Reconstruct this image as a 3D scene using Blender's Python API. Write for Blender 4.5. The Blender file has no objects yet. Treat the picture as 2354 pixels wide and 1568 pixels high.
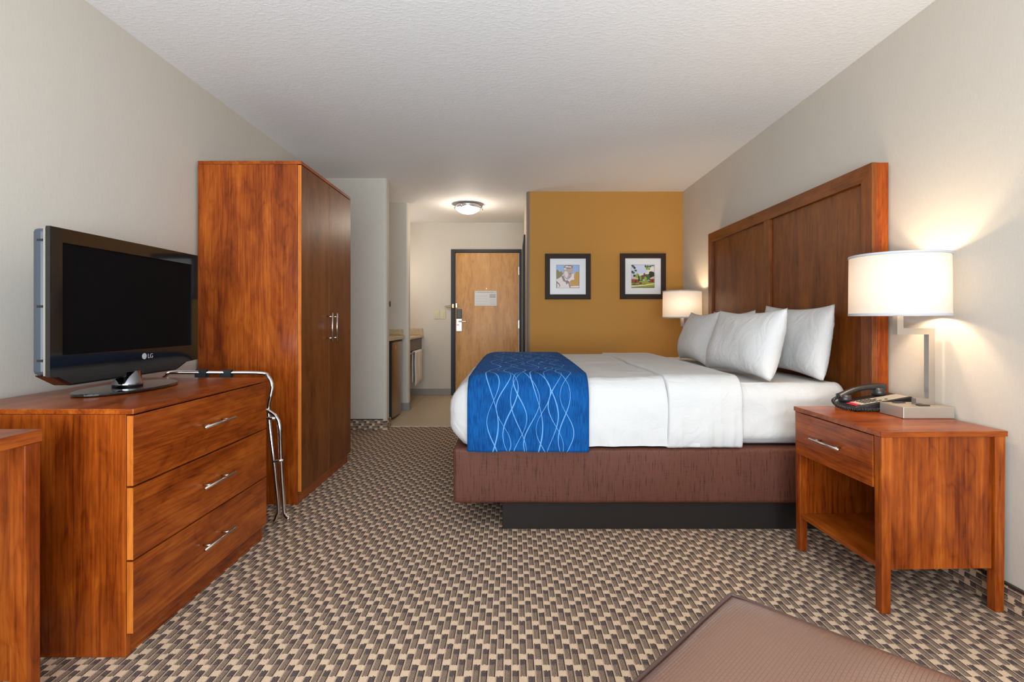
import bpy, bmesh, math, random
from mathutils import Vector, Matrix, noise

random.seed(7)
S = bpy.context.scene
COL = S.collection

# ---------------------------------------------------------------- camera
F_PX, VX, VY, CAM_H = 1200.0, 1181.0, 735.0, 1.068
cam_d = bpy.data.cameras.new('camera')
cam = bpy.data.objects.new('camera', cam_d)
COL.objects.link(cam)
cam.location = (0, 0, CAM_H)
cam.rotation_euler = (math.pi / 2, 0, 0)
cam_d.sensor_fit = 'HORIZONTAL'
cam_d.sensor_width = 36
cam_d.lens = 36 * F_PX / 2354
cam_d.shift_x = -(VX - 1177) / 2354
cam_d.shift_y = -(784 - VY) / 2354
cam_d.clip_start = 0.05
S.camera = cam

# ---------------------------------------------------------------- world, exposure
S.view_settings.view_transform = 'Standard'
S.view_settings.look = 'None'
S.view_settings.gamma = 1
S.view_settings.use_curve_mapping = False
S.view_settings.exposure = -0.35
S.cycles.use_denoising = True
S.cycles.max_bounces = 8
S.cycles.diffuse_bounces = 5
S.cycles.glossy_bounces = 3
S.cycles.caustics_reflective = False
S.cycles.caustics_refractive = False
S.cycles.sample_clamp_indirect = 6
W = bpy.data.worlds.new('sky'); S.world = W; W.use_nodes = True
W.node_tree.nodes['Background'].inputs[0].default_value = (0.75, 0.87, 1.0, 1)
W.node_tree.nodes['Background'].inputs[1].default_value = 1.2


def area_light(name, loc, rot, sx, sy, watt, col, spread=180):
    d = bpy.data.lights.new(name, 'AREA'); d.shape = 'RECTANGLE'
    d.size = sx; d.size_y = sy; d.energy = watt; d.color = col; d.spread = math.radians(spread)
    o = bpy.data.objects.new(name, d); COL.objects.link(o)
    o.location = loc; o.rotation_euler = rot
    return o


# daylight entering by the wide window behind the camera
area_light('window_daylight', (0, -1.38, 1.38), (math.radians(90), 0, 0), 3.1, 1.85, 142, (0.84, 0.93, 1.0), 155)
# unseen fill light added low at that window, aimed up to brighten the ceiling
area_light('added_ceiling_fill', (0, -1.30, 0.62), (math.radians(122), 0, 0), 3.1, 0.6, 165, (0.80, 0.91, 1.0), 150)


def point_light(name, loc, watt, col, r=0.03):
    d = bpy.data.lights.new(name, 'POINT'); d.energy = watt; d.color = col; d.shadow_soft_size = r
    o = bpy.data.objects.new(name, d); COL.objects.link(o); o.location = loc
    return o


WARM = (1.0, 0.74, 0.48)


def px(x, y, Y):
    """direction of a photograph pixel, at the depth Y of what it touches"""
    s = F_PX / Y
    return Vector(((x - VX) / s, Y, CAM_H - (y - VY) / s))


# ---------------------------------------------------------------- node helpers
def srgb(r, g, b):
    def f(c):
        c /= 255.0
        return c / 12.92 if c <= 0.04045 else ((c + 0.055) / 1.055) ** 2.4
    return (f(r), f(g), f(b), 1)


class NT:
    def __init__(s, name):
        s.m = bpy.data.materials.new(name); s.m.use_nodes = True
        s.t = s.m.node_tree; s.n = s.t.nodes; s.l = s.t.links
        s.b = s.n['Principled BSDF']

    def new(s, typ, **kw):
        n = s.n.new(typ)
        for k, v in kw.items():
            setattr(n, k, v)
        return n

    def put(s, sock, v):
        if isinstance(v, (int, float)):
            sock.default_value = v
        elif isinstance(v, tuple):
            sock.default_value = v
        else:
            s.l.new(v, sock)

    def math(s, op, a, b=0.0, c=None, clamp=False):
        n = s.new('ShaderNodeMath', operation=op); n.use_clamp = clamp
        s.put(n.inputs[0], a); s.put(n.inputs[1], b)
        if c is not None:
            s.put(n.inputs[2], c)
        return n.outputs[0]

    def mix(s, f, a, b):
        n = s.new('ShaderNodeMix', data_type='RGBA')
        s.put(n.inputs[0], f); s.put(n.inputs[6], a); s.put(n.inputs[7], b)
        return n.outputs[2]

    def coords(s, which='Object'):
        return s.new('ShaderNodeTexCoord').outputs[which]

    def mapping(s, vec, scale=(1, 1, 1), loc=None):
        n = s.new('ShaderNodeMapping'); s.l.new(vec, n.inputs[0])
        n.inputs['Scale'].default_value = scale
        if loc is not None:
            s.put(n.inputs['Location'], loc)
        return n.outputs[0]

    def noise(s, vec, scale, detail=2, rough=0.5, dist=0.0):
        n = s.new('ShaderNodeTexNoise'); s.l.new(vec, n.inputs[0])
        n.inputs['Scale'].default_value = scale; n.inputs['Detail'].default_value = detail
        n.inputs['Roughness'].default_value = rough; n.inputs['Distortion'].default_value = dist
        return n.outputs['Fac']

    def ramp(s, f, stops):
        n = s.new('ShaderNodeValToRGB'); s.put(n.inputs[0], f)
        e = n.color_ramp.elements
        while len(e) < len(stops):
            e.new(0.5)
        for i, (p, c) in enumerate(stops):
            e[i].position = p; e[i].color = c
        return n.outputs[0]

    def bump(s, h, strength=0.2, dist=0.002):
        n = s.new('ShaderNodeBump'); s.put(n.inputs['Height'], h)
        n.inputs['Strength'].default_value = strength; n.inputs['Distance'].default_value = dist
        s.l.new(n.outputs[0], s.b.inputs['Normal'])

    def fin(s, col=None, rough=0.5, metal=0.0, spec=0.5, coat=0.0, coat_r=0.1, sheen=0.0):
        b = s.b
        if col is not None:
            s.put(b.inputs['Base Color'], col)
        s.put(b.inputs['Roughness'], rough); b.inputs['Metallic'].default_value = metal
        b.inputs['Specular IOR Level'].default_value = spec
        b.inputs['Coat Weight'].default_value = coat; b.inputs['Coat Roughness'].default_value = coat_r
        b.inputs['Sheen Weight'].default_value = sheen
        return s.m


MATS = {}


def plain(name, col, rough=0.5, metal=0.0, **kw):
    t = NT(name)
    return t.fin(col, rough, metal, **kw)


def wood(name, axis, dark, mid, light, rough=0.28, coat=0.25, fig=1.0):
    """cherry veneer, grain along the given object axis"""
    t = NT(name)
    co = t.coords()
    rnd = t.new('ShaderNodeObjectInfo').outputs['Random']
    cx = t.new('ShaderNodeCombineXYZ')
    for i in range(3):
        t.l.new(t.math('MULTIPLY', rnd, 7.0 + 3.1 * i), cx.inputs[i])
    add = t.new('ShaderNodeVectorMath', operation='ADD')
    t.l.new(co, add.inputs[0]); t.l.new(cx.outputs[0], add.inputs[1])
    v = add.outputs[0]
    sc = [1.0, 1.0, 1.0]; sc[axis] = 0.035
    fine = t.noise(t.mapping(v, tuple(sc)), 120, 3, 0.6)
    sc2 = [1.0, 1.0, 1.0]; sc2[axis] = 0.13
    strip = t.noise(t.mapping(v, tuple(sc2)), 9.0, 3, 0.55, 0.5)
    sc3 = [1.0, 1.0, 1.0]; sc3[axis] = 0.20
    fig_n = t.noise(t.mapping(v, tuple(sc3)), 4.2, 2, 0.5, 0.9 * fig)
    blot = t.noise(t.mapping(v, tuple(0.45 if i == axis else 1.0 for i in range(3))), 15, 4, 0.62, 0.6)
    rings = t.math('ABSOLUTE', t.math('SUBTRACT', t.math('FRACT', t.math('MULTIPLY', fig_n, 13.0)), 0.5))
    rings = t.math('POWER', t.math('MULTIPLY', rings, 2.0), 6.0)
    f = t.math('ADD', t.math('MULTIPLY', fine, 0.33), t.math('MULTIPLY', strip, 0.41))
    f = t.math('ADD', f, t.math('MULTIPLY', blot, 0.28))
    f = t.math('SUBTRACT', f, t.math('MULTIPLY', rings, 0.055 * fig))
    c = t.ramp(f, [(0.36, dark), (0.50, mid), (0.645, light)])
    t.bump(fine, 0.03, 0.001)
    return t.fin(c, rough, 0, spec=0.30, coat=coat * 0.2, coat_r=0.15)


CH_D, CH_M, CH_L = (0.105, 0.0140, 0.0014, 1), (0.265, 0.050, 0.0045, 1), (0.44, 0.108, 0.012, 1)
SH_D, SH_M, SH_L = (0.088, 0.020, 0.0030, 1), (0.170, 0.045, 0.0065, 1), (0.240, 0.074, 0.013, 1)
cherry = [wood('cherry_x', 0, CH_D, CH_M, CH_L), wood('cherry_y', 1, CH_D, CH_M, CH_L), wood('cherry_z', 2, CH_D, CH_M, CH_L)]
brown = [None, wood('shaded_cherry_y', 1, SH_D, SH_M, SH_L, 0.38, 0.0), wood('shaded_cherry_z', 2, SH_D, SH_M, SH_L, 0.38, 0.0)]  # same cherry, shade of the wardrobe doors and headboard front put into the colour
ED_D, ED_M, ED_L = (0.36, 0.085, 0.010, 1), (0.52, 0.145, 0.018, 1), (0.66, 0.22, 0.032, 1)
edging = wood('pale_edge_band', 2, ED_D, ED_M, ED_L, 0.4, 0.0)
OK_D, OK_M, OK_L = (0.42, 0.18, 0.042, 1), (0.57, 0.28, 0.076, 1), (0.67, 0.36, 0.112, 1)
oak = wood('oak_veneer', 2, OK_D, OK_M, OK_L, 0.38, 0.15, 1.6)


def wallpaper(name, base):
    t = NT(name)
    co = t.coords()
    a = t.noise(t.mapping(co, (1, 1, 0.08)), 260, 2)
    b = t.noise(t.mapping(co, (0.25, 0.25, 1)), 300, 2)
    k = t.math('ADD', t.math('MULTIPLY', a, 0.5), t.math('MULTIPLY', b, 0.5))
    d = tuple(c * 0.955 for c in base[:3]) + (1,); l = tuple(min(1, c * 1.04) for c in base[:3]) + (1,)
    c = t.ramp(k, [(0.3, d), (0.7, l)])
    t.bump(k, 0.05, 0.001)
    return t.fin(c, 0.75, spec=0.2)


M_wall = wallpaper('beige_wallpaper', (0.595, 0.545, 0.475, 1))
M_accent = wallpaper('ochre_wallpaper', (0.475, 0.235, 0.055, 1))
M_taupe = plain('taupe_corner', (0.24, 0.165, 0.11, 1), 0.6)


def ceiling_mat():
    t = NT('knockdown_ceiling')
    co = t.coords()
    a = t.noise(t.mapping(co, (1, 1.6, 1)), 38, 3, 0.6, 0.4)
    h = t.ramp(a, [(0.50, (0, 0, 0, 1)), (0.58, (1, 1, 1, 1))])
    t.bump(h, 0.28, 0.0025)
    return t.fin((0.84, 0.83, 0.82, 1), 0.7, spec=0.3)


M_ceil = ceiling_mat()


def carpet(name, u_ax, v_ax, sgn=1):
    """three-tone basket weave with fine ribs; u across the ribs, v along them"""
    t = NT(name)
    sep = t.new('ShaderNodeSeparateXYZ'); t.l.new(t.coords(), sep.inputs[0])
    jit = t.noise(t.mapping(t.coords(), (1, 1, 1)), 170, 1)
    U = t.math('MULTIPLY', t.math('ADD', sep.outputs[u_ax], 20.0), 1 / 0.0238)
    V = t.math('MULTIPLY', t.math('ADD', sep.outputs[v_ax], 20.0), sgn / 0.0262)
    V = t.math('ADD', V, t.math('MULTIPLY', t.math('SUBTRACT', jit, 0.5), 0.55))
    col = t.math('FLOORED_MODULO', t.math('FLOOR', U), 4.0)
    # column offsets 0, 2, 1, 3
    off = t.math('SUBTRACT', t.math('MULTIPLY', col, 2.0), t.math('MULTIPLY', t.math('GREATER_THAN', col, 1.5), 3.0))
    cell = t.math('FLOORED_MODULO', t.math('FLOOR', t.math('ADD', V, off)), 4.0)
    is_l = t.math('LESS_THAN', cell, 0.5)
    is_d = t.math('GREATER_THAN', cell, 2.5)
    rib = t.math('FRACT', t.math('MULTIPLY', U, 6.0))
    tri = t.math('ABSOLUTE', t.math('SUBTRACT', rib, 0.5))            # 0 ridge .. 0.5 groove
    sp = t.noise(t.coords(), 520, 1)
    sp = t.math('SUBTRACT', sp, 0.5)
    fu = t.math('FRACT', U)
    thread = t.math('LESS_THAN', fu, 0.17)                             # pale thread on one side of a column
    edge = t.math('GREATER_THAN', fu, 0.84)                            # dark groove on the other
    thr_l = t.math('GREATER_THAN', t.math('ADD', tri, t.math('MULTIPLY', sp, 0.35)), 0.43)
    thr_m = t.math('GREATER_THAN', t.math('ADD', tri, t.math('MULTIPLY', sp, 0.8)), 0.23)
    thr_d = t.math('GREATER_THAN', t.math('ADD', tri, t.math('MULTIPLY', sp, 0.6)), 0.12)
    LT, BRN, DK = (0.73, 0.535, 0.37, 1), (0.075, 0.050, 0.041, 1), (0.050, 0.038, 0.042, 1)
    MID = (0.46, 0.335, 0.245, 1)
    cl = t.mix(thr_l, LT, (0.46, 0.32, 0.225, 1))
    cm = t.mix(thr_m, MID, BRN)
    cd = t.mix(thr_d, (0.33, 0.25, 0.205, 1), DK)
    c = t.mix(is_d, cm, cd)
    c = t.mix(t.math('MULTIPLY', edge, 0.85), c, BRN)
    c = t.mix(t.math('MULTIPLY', thread, 0.6), c, LT)
    c = t.mix(is_l, c, cl)
    t.bump(t.math('SUBTRACT', 0.5, tri), 0.5, 0.0025)
    return t.fin(c, 0.95, spec=0.05)


M_carpet = carpet('carpet_weave', 0, 1)
M_carpet_yz = carpet('carpet_cove_side', 2, 1)
M_carpet_xz = carpet('carpet_cove_front', 2, 0)
M_cap = plain('cove_cap', (0.030, 0.020, 0.015, 1), 0.5)
M_tile = plain('floor_tile', (0.50, 0.40, 0.27, 1), 0.42)
M_grout = plain('grout', (0.62, 0.54, 0.42, 1), 0.8)
M_wtile = plain('grey_base_tile', (0.27, 0.245, 0.22, 1), 0.4)


def granite():
    t = NT('granite')
    n = t.noise(t.coords(), 130, 3, 0.7)
    c = t.ramp(n, [(0.35, (0.16, 0.09, 0.04, 1)), (0.48, (0.52, 0.40, 0.24, 1)), (0.62, (0.62, 0.52, 0.36, 1))])
    return t.fin(c, 0.25)


M_granite = granite()


def linen():
    t = NT('white_linen')
    co = t.coords()
    n = t.noise(co, 700, 2)
    wr = t.noise(t.mapping(co, (1.0, 1.0, 0.7)), 7.0, 4, 0.55, 1.4)
    wr = t.math('ABSOLUTE', t.math('SUBTRACT', wr, 0.5))
    t.bump(t.math('ADD', t.math('MULTIPLY', wr, 1.0), t.math('MULTIPLY', n, 0.02)), 0.35, 0.03)
    return t.fin((0.60, 0.588, 0.575, 1), 0.8, spec=0.12)


M_linen = linen()


def slub(name, base, dark, axis):
    t = NT(name)
    co = t.coords()
    sc = [1.0, 1.0, 1.0]; sc[axis] = 0.05
    a = t.noise(t.mapping(co, tuple(sc)), 210, 3, 0.6)
    sc = [0.05, 0.05, 0.05]; sc[axis] = 1.0
    b = t.noise(t.mapping(co, tuple(sc)), 300, 2)
    k = t.math('ADD', t.math('MULTIPLY', a, 0.8), t.math('MULTIPLY', b, 0.2))
    c = t.ramp(k, [(0.34, dark), (0.46, base), (0.75, tuple(x * 1.15 for x in base[:3]) + (1,))])
    t.bump(k, 0.1, 0.001)
    return t.fin(c, 0.55, spec=0.2, sheen=0.0)


M_brownfab = slub('brown_slub_fabric', (0.108, 0.038, 0.024, 1), (0.043, 0.015, 0.010, 1), 2)


def runner_mat():
    t = NT('blue_runner_print')
    uv = t.coords('UV')
    sep = t.new('ShaderNodeSeparateXYZ'); t.l.new(uv, sep.inputs[0])
    u, v = sep.outputs[0], sep.outputs[1]          # metres across, metres along
    best = None
    #        centre, amplitude, wavelength, phase, width
    lines = [(.120, .034, .62, 0.2, .0036), (.128, .030, .40, 2.4, .0028), (.180, .036, .36, 0.9, .0027),
             (.215, .038, .47, 3.6, .0033), (.262, .034, .39, 5.2, .0030), (.255, .040, .55, 1.7, .0024),
             (.320, .040, .44, 4.2, .0027), (.345, .030, .60, 0.3, .0036), (.378, .036, .38, 2.9, .0024),
             (.418, .034, .50, 5.6, .0032), (.440, .038, .41, 1.2, .0025), (.482, .030, .45, 3.9, .0030),
             (.495, .034, .37, 0.0, .0024)]
    for c, a, w, p, wd in lines:
        ph = t.math('MULTIPLY_ADD', v, 2 * math.pi / w, p)
        s1 = t.math('SINE', ph)
        d = t.math('ABSOLUTE', t.math('SUBTRACT', t.math('SUBTRACT', u, c), t.math('MULTIPLY', s1, a)))
        # slope-corrected so the line keeps its width
        sl = t.math('ABSOLUTE', t.math('MULTIPLY', t.math('COSINE', ph), a * 2 * math.pi / w))
        d = t.math('DIVIDE', d, t.math('SQRT', t.math('MULTIPLY_ADD', sl, sl, 1.0)))
        wv = t.math('MULTIPLY_ADD', t.math('SINE', t.math('MULTIPLY_ADD', v, 17.0, p * 3)), wd * 0.25, wd * 0.62)
        q = t.math('LESS_THAN', d, wv)
        best = q if best is None else t.math('MAXIMUM', best, q)
    sc = t.noise(t.mapping(uv, (1, 0.06, 1)), 260, 3, 0.6)
    big = t.noise(uv, 7, 2)
    k = t.math('ADD', t.math('MULTIPLY', sc, 0.65), t.math('MULTIPLY', big, 0.35))
    base = t.ramp(k, [(0.36, (0.003, 0.030, 0.125, 1)), (0.5, (0.004, 0.066, 0.235, 1)), (0.66, (0.007, 0.105, 0.34, 1))])
    c = t.mix(best, base, (0.125, 0.305, 0.58, 1))
    t.bump(sc, 0.15, 0.001)
    return t.fin(c, 0.85, spec=0.12)


M_runner = runner_mat()


def leather():
    t = NT('brown_woven_leather')
    co = t.coords('UV')
    br = t.new('ShaderNodeTexBrick'); t.l.new(co, br.inputs[0])
    br.inputs['Scale'].default_value = 62.0
    br.inputs['Mortar Size'].default_value = 0.05
    br.inputs['Brick Width'].default_value = 0.75; br.inputs['Row Height'].default_value = 0.42
    br.inputs['Mortar Smooth'].default_value = 0.8
    c = t.mix(t.math('MULTIPLY', br.outputs['Fac'], 0.45), (0.245, 0.132, 0.092, 1), (0.095, 0.046, 0.030, 1))
    t.bump(t.math('SUBTRACT', 1.0, br.outputs['Fac']), 0.25, 0.0015)
    return t.fin(c, 0.30, spec=0.6)


M_leather = leather()
M_piping = plain('dark_piping', (0.095, 0.052, 0.042, 1), 0.35)
M_black_gloss = plain('black_gloss', (0.006, 0.006, 0.007, 1), 0.07, coat=0.6, coat_r=0.03)
M_screen = plain('screen_black', (0.004, 0.004, 0.0045, 1), 0.5, spec=0.04)
M_tvback = plain('tv_back_grey', (0.050, 0.062, 0.080, 1), 0.38)
M_chrome = plain('chrome', (0.78, 0.79, 0.81, 1), 0.08, 1.0)
M_dkchrome = plain('dark_chrome', (0.30, 0.31, 0.34, 1), 0.10, 1.0)
M_nickel = plain('brushed_nickel', (0.60, 0.57, 0.53, 1), 0.30, 1.0)
M_satin = plain('satin_metal', (0.72, 0.70, 0.67, 1), 0.22, 1.0)
M_base_nk = plain('lamp_base_champagne', (0.47, 0.41, 0.335, 1), 0.36, 0.55)
M_plast_blk = plain('black_plastic', (0.022, 0.020, 0.020, 1), 0.35)
M_black = plain('matt_black', (0.010, 0.010, 0.010, 1), 0.6)
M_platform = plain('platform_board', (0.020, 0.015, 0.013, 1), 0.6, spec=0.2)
M_strap = plain('black_webbing', (0.020, 0.026, 0.032, 1), 0.8)
M_face = plain('phone_faceplate', (0.50, 0.44, 0.36, 1), 0.5)
M_red = plain('red_message_lamp', (0.55, 0.02, 0.04, 1), 0.3)
M_redk = plain('red_key', (0.6, 0.05, 0.04, 1), 0.4)
M_key = plain('dark_key', (0.06, 0.05, 0.045, 1), 0.5)
M_blue_tab = plain('blue_plug', (0.06, 0.22, 0.62, 1), 0.4)
M_frame = plain('espresso_frame', (0.030, 0.015, 0.010, 1), 0.55, spec=0.2)
M_mat = plain('white_mat', (0.78, 0.79, 0.80, 1), 0.7)
M_dframe = plain('bronze_door_frame', (0.034, 0.032, 0.033, 1), 0.45, spec=0.25)
M_paper = plain('paper', (0.72, 0.72, 0.72, 1), 0.6)
M_ink = plain('grey_ink', (0.40, 0.41, 0.43, 1), 0.7)
M_brass = plain('antique_brass', (0.62, 0.47, 0.22, 1), 0.25, 1.0)
M_ivory = plain('ivory_plastic', (0.60, 0.53, 0.34, 1), 0.4)
M_towel = plain('towel_white', (0.78, 0.75, 0.70, 1), 0.9)
M_apron = plain('taupe_apron', (0.155, 0.115, 0.095, 1), 0.5)
M_steel = plain('stainless', (0.36, 0.32, 0.29, 1), 0.28, 1.0)
M_white = plain('white_paint', (0.75, 0.75, 0.74, 1), 0.5)
M_logo = plain('logo_grey', (0.42, 0.42, 0.43, 1), 0.4)
M_amber = plain('amber_badge', (0.55, 0.20, 0.10, 1), 0.4)


def shade_mat():
    t = NT('linen_lampshade')
    out = t.n['Material Output']
    d = t.new('ShaderNodeBsdfDiffuse'); d.inputs[0].default_value = (0.80, 0.76, 0.71, 1)
    tr = t.new('ShaderNodeBsdfTranslucent'); tr.inputs[0].default_value = (0.20, 0.183, 0.17, 1)
    mx = t.new('ShaderNodeMixShader'); mx.inputs[0].default_value = 0.45
    t.l.new(d.outputs[0], mx.inputs[1]); t.l.new(tr.outputs[0], mx.inputs[2])
    t.l.new(mx.outputs[0], out.inputs[0])
    return t.m


M_shade = shade_mat()
M_trim = plain('shade_trim', (0.50, 0.50, 0.53, 1), 0.7)


def emis(name, col, st):
    t = NT(name)
    t.b.inputs['Emission Color'].default_value = col
    t.b.inputs['Emission Strength'].default_value = st
    return t.fin(col, 0.3)


M_dome = emis('lit_dome_glass', (1.0, 0.97, 0.92, 1), 1.7)
M_bulb = emis('lit_bulb', (1.0, 0.85, 0.66, 1), 6.0)


def glass_mat(name, refl=0.06, gr=0.02):
    t = NT(name)
    out = t.n['Material Output']
    tr = t.new('ShaderNodeBsdfTransparent')
    g = t.new('ShaderNodeBsdfGlossy'); g.inputs['Roughness'].default_value = gr
    mx = t.new('ShaderNodeMixShader'); mx.inputs[0].default_value = refl
    t.l.new(tr.outputs[0], mx.inputs[1]); t.l.new(g.outputs[0], mx.inputs[2])
    t.l.new(mx.outputs[0], out.inputs[0])
    return t.m


M_glass = glass_mat('clear_glass', 0.05)
M_pglass = glass_mat('picture_glass', 0.014, 0.28)


# ---------------------------------------------------------------- mesh helpers
def link(name, bm, mat, parent=None, smooth=False, loc=None):
    me = bpy.data.meshes.new(name)
    bm.normal_update()
    bm.to_mesh(me); bm.free()
    for m in (mat if isinstance(mat, (list, tuple)) else [mat]):
        me.materials.append(m)
    if smooth:
        me.polygons.foreach_set('use_smooth', [True] * len(me.polygons))
    o = bpy.data.objects.new(name, me); COL.objects.link(o)
    if parent is not None:
        o.parent = parent
    if loc is not None:
        o.location = loc
    return o


def thing(name, label, cat, loc=(0, 0, 0), rz=0.0, group=None):
    o = bpy.data.objects.new(name, None); COL.objects.link(o)
    o.empty_display_size = 0.05
    o.location = loc; o.rotation_euler = (0, 0, rz)
    return tag(o, label, cat, group)


def tag(o, label, cat, group=None):
    o['label'] = label; o['category'] = cat
    if group:
        o['group'] = group
    return o


def struct(o, label=None):
    o['kind'] = 'structure'
    if label:
        o['label'] = label
    return o


def copy_tree(o, parent=None):
    c = o.copy(); COL.objects.link(c); c.parent = parent
    for ch in list(o.children):
        copy_tree(ch, c)
    return c


def add_box(bm, x0, x1, y0, y1, z0, z1, bev=0.0, seg=2):
    vs = [bm.verts.new((x, y, z)) for x in (x0, x1) for y in (y0, y1) for z in (z0, z1)]
    q = [(0, 1, 3, 2), (4, 6, 7, 5), (0, 4, 5, 1), (2, 3, 7, 6), (0, 2, 6, 4), (1, 5, 7, 3)]
    fs = [bm.faces.new([vs[i] for i in f]) for f in q]
    if bev > 0:
        es = list({e for f in fs for e in f.edges})
        bmesh.ops.bevel(bm, geom=es, offset=bev, segments=seg, affect='EDGES', profile=0.5)
    return fs


def box(name, x0, x1, y0, y1, z0, z1, mat, parent=None, bev=0.0, loc=None):
    """box in the parent's coordinates, or, with loc, in world coordinates about loc"""
    bm = bmesh.new()
    if loc is not None:
        x0 -= loc[0]; x1 -= loc[0]; y0 -= loc[1]; y1 -= loc[1]; z0 -= loc[2]; z1 -= loc[2]
    add_box(bm, x0, x1, y0, y1, z0, z1, bev)
    return link(name, bm, mat, parent, loc=loc)


def add_prism(bm, pts, axis, a0, a1, bev=0.0):
    """polygon pts (2d) extruded along axis from a0 to a1"""
    def mk(p, a):
        c = [0, 0, 0]; o = [i for i in range(3) if i != axis]
        c[o[0]], c[o[1]], c[axis] = p[0], p[1], a
        return bm.verts.new(c)
    A = [mk(p, a0) for p in pts]; B = [mk(p, a1) for p in pts]
    fs = [bm.faces.new(A), bm.faces.new(list(reversed(B)))]
    n = len(pts)
    for i in range(n):
        fs.append(bm.faces.new([A[i], B[i], B[(i + 1) % n], A[(i + 1) % n]]))
    bmesh.ops.recalc_face_normals(bm, faces=fs)
    if bev > 0:
        es = list({e for f in fs for e in f.edges})
        bmesh.ops.bevel(bm, geom=es, offset=bev, segments=2, affect='EDGES', profile=0.5)


def add_tube(bm, pts, r, seg=12, caps=True):
    pts = [Vector(p) for p in pts]
    rr = r if isinstance(r, (list, tuple)) else [r] * len(pts)
    rings = []; up = None
    for i, p in enumerate(pts):
        if i == 0: d = pts[1] - p
        elif i == len(pts) - 1: d = p - pts[-2]
        else: d = (pts[i + 1] - p).normalized() + (p - pts[i - 1]).normalized()
        d.normalize()
        if up is None:
            up = Vector((0, 0, 1)) if abs(d.z) < 0.9 else Vector((1, 0, 0))
        a = d.cross(up).normalized(); b = a.cross(d).normalized(); up = b
        rings.append([bm.verts.new(p + (a * math.cos(2 * math.pi * k / seg) + b * math.sin(2 * math.pi * k / seg)) * rr[i]) for k in range(seg)])
    for i in range(len(rings) - 1):
        for k in range(seg):
            bm.faces.new([rings[i][k], rings[i][(k + 1) % seg], rings[i + 1][(k + 1) % seg], rings[i + 1][k]])
    if caps:
        bm.faces.new(list(reversed(rings[0]))); bm.faces.new(rings[-1])
    bmesh.ops.recalc_face_normals(bm, faces=bm.faces[:])


def smooth_path(ctrl, n=8):
    """Catmull-Rom through control points"""
    c = [Vector(p) for p in ctrl]; out = []
    for i in range(len(c) - 1):
        p0 = c[max(i - 1, 0)]; p1 = c[i]; p2 = c[i + 1]; p3 = c[min(i + 2, len(c) - 1)]
        for k in range(n):
            t = k / n
            out.append(0.5 * ((2 * p1) + (p2 - p0) * t + (2 * p0 - 5 * p1 + 4 * p2 - p3) * t * t + (3 * p1 - p0 - 3 * p2 + p3) * t ** 3))
    out.append(c[-1])
    return out


def tube(name, pts, r, mat, parent=None, seg=12, loc=None):
    bm = bmesh.new()
    if loc is not None:
        pts = [Vector(p) - Vector(loc) for p in pts]
    add_tube(bm, pts, r, seg)
    return link(name, bm, mat, parent, True, loc)


def add_lathe(bm, prof, seg=48, c=(0, 0, 0), close=False):
    rings = []
    for r, z in prof:
        if r < 1e-6:
            rings.append([bm.verts.new((c[0], c[1], c[2] + z))])
        else:
            rings.append([bm.verts.new((c[0] + r * math.cos(2 * math.pi * k / seg), c[1] + r * math.sin(2 * math.pi * k / seg), c[2] + z)) for k in range(seg)])
    prs = list(zip(rings[:-1], rings[1:]))
    if close:
        prs.append((rings[-1], rings[0]))
    for A, B in prs:
        for k in range(seg):
            a0, a1 = A[k % len(A)], A[(k + 1) % len(A)]; b0, b1 = B[k % len(B)], B[(k + 1) % len(B)]
            vs = []
            for v in (a0, a1, b1, b0):
                if v not in vs: vs.append(v)
            if len(vs) > 2: bm.faces.new(vs)
    bmesh.ops.recalc_face_normals(bm, faces=bm.faces[:])


def lathe(name, prof, mat, parent=None, seg=48, c=(0, 0, 0), close=False, smooth=True):
    bm = bmesh.new(); add_lathe(bm, prof, seg, c, close)
    return link(name, bm, mat, parent, smooth)


def rbox(bm, lo, hi, r, n, disp=None):
    """rounded box on a subdivided cube; r radius (or per-axis tuple), n cells per axis"""
    lo = Vector(lo); hi = Vector(hi)
    r = Vector(r) if isinstance(r, (tuple, list)) else Vector((r, r, r))
    def ticks(a, b, rad, k):
        m = max(4, k // 6)
        t = [a + rad * i / m for i in range(m)]
        t += [a + rad + (b - a - 2 * rad) * i / k for i in range(k)]
        t += [b - rad + rad * i / m for i in range(m + 1)]
        return t
    T = [ticks(lo[i], hi[i], r[i], n[i]) for i in range(3)]
    cache = {}
    def vert(i, j, k):
        key = (i, j, k)
        if key not in cache:
            p = Vector((T[0][i], T[1][j], T[2][k]))
            q = Vector([min(max(p[a], lo[a] + r[a]), hi[a] - r[a]) for a in range(3)])
            d = Vector([(p[a] - q[a]) / r[a] for a in range(3)])
            if d.length > 1e-9:
                m = max(abs(d[0]), abs(d[1]), abs(d[2])); dn = d.normalized() * m
                p = Vector([q[a] + dn[a] * r[a] for a in range(3)])
            if disp:
                nrm = d.normalized() if d.length > 1e-9 else Vector((0, 0, 1))
                p = disp(p, nrm)
            cache[key] = bm.verts.new(p)
        return cache[key]
    N = [len(t) - 1 for t in T]
    for a in range(3):
        b, c = (a + 1) % 3, (a + 2) % 3
        for side in (0, N[a]):
            for i in range(N[b]):
                for j in range(N[c]):
                    vs = []
                    for (di, dj) in ((0, 0), (1, 0), (1, 1), (0, 1)):
                        ix = [0, 0, 0]; ix[a] = side; ix[b] = i + di; ix[c] = j + dj
                        vs.append(vert(*ix))
                    if side == 0: vs.reverse()
                    bm.faces.new(vs)


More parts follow.
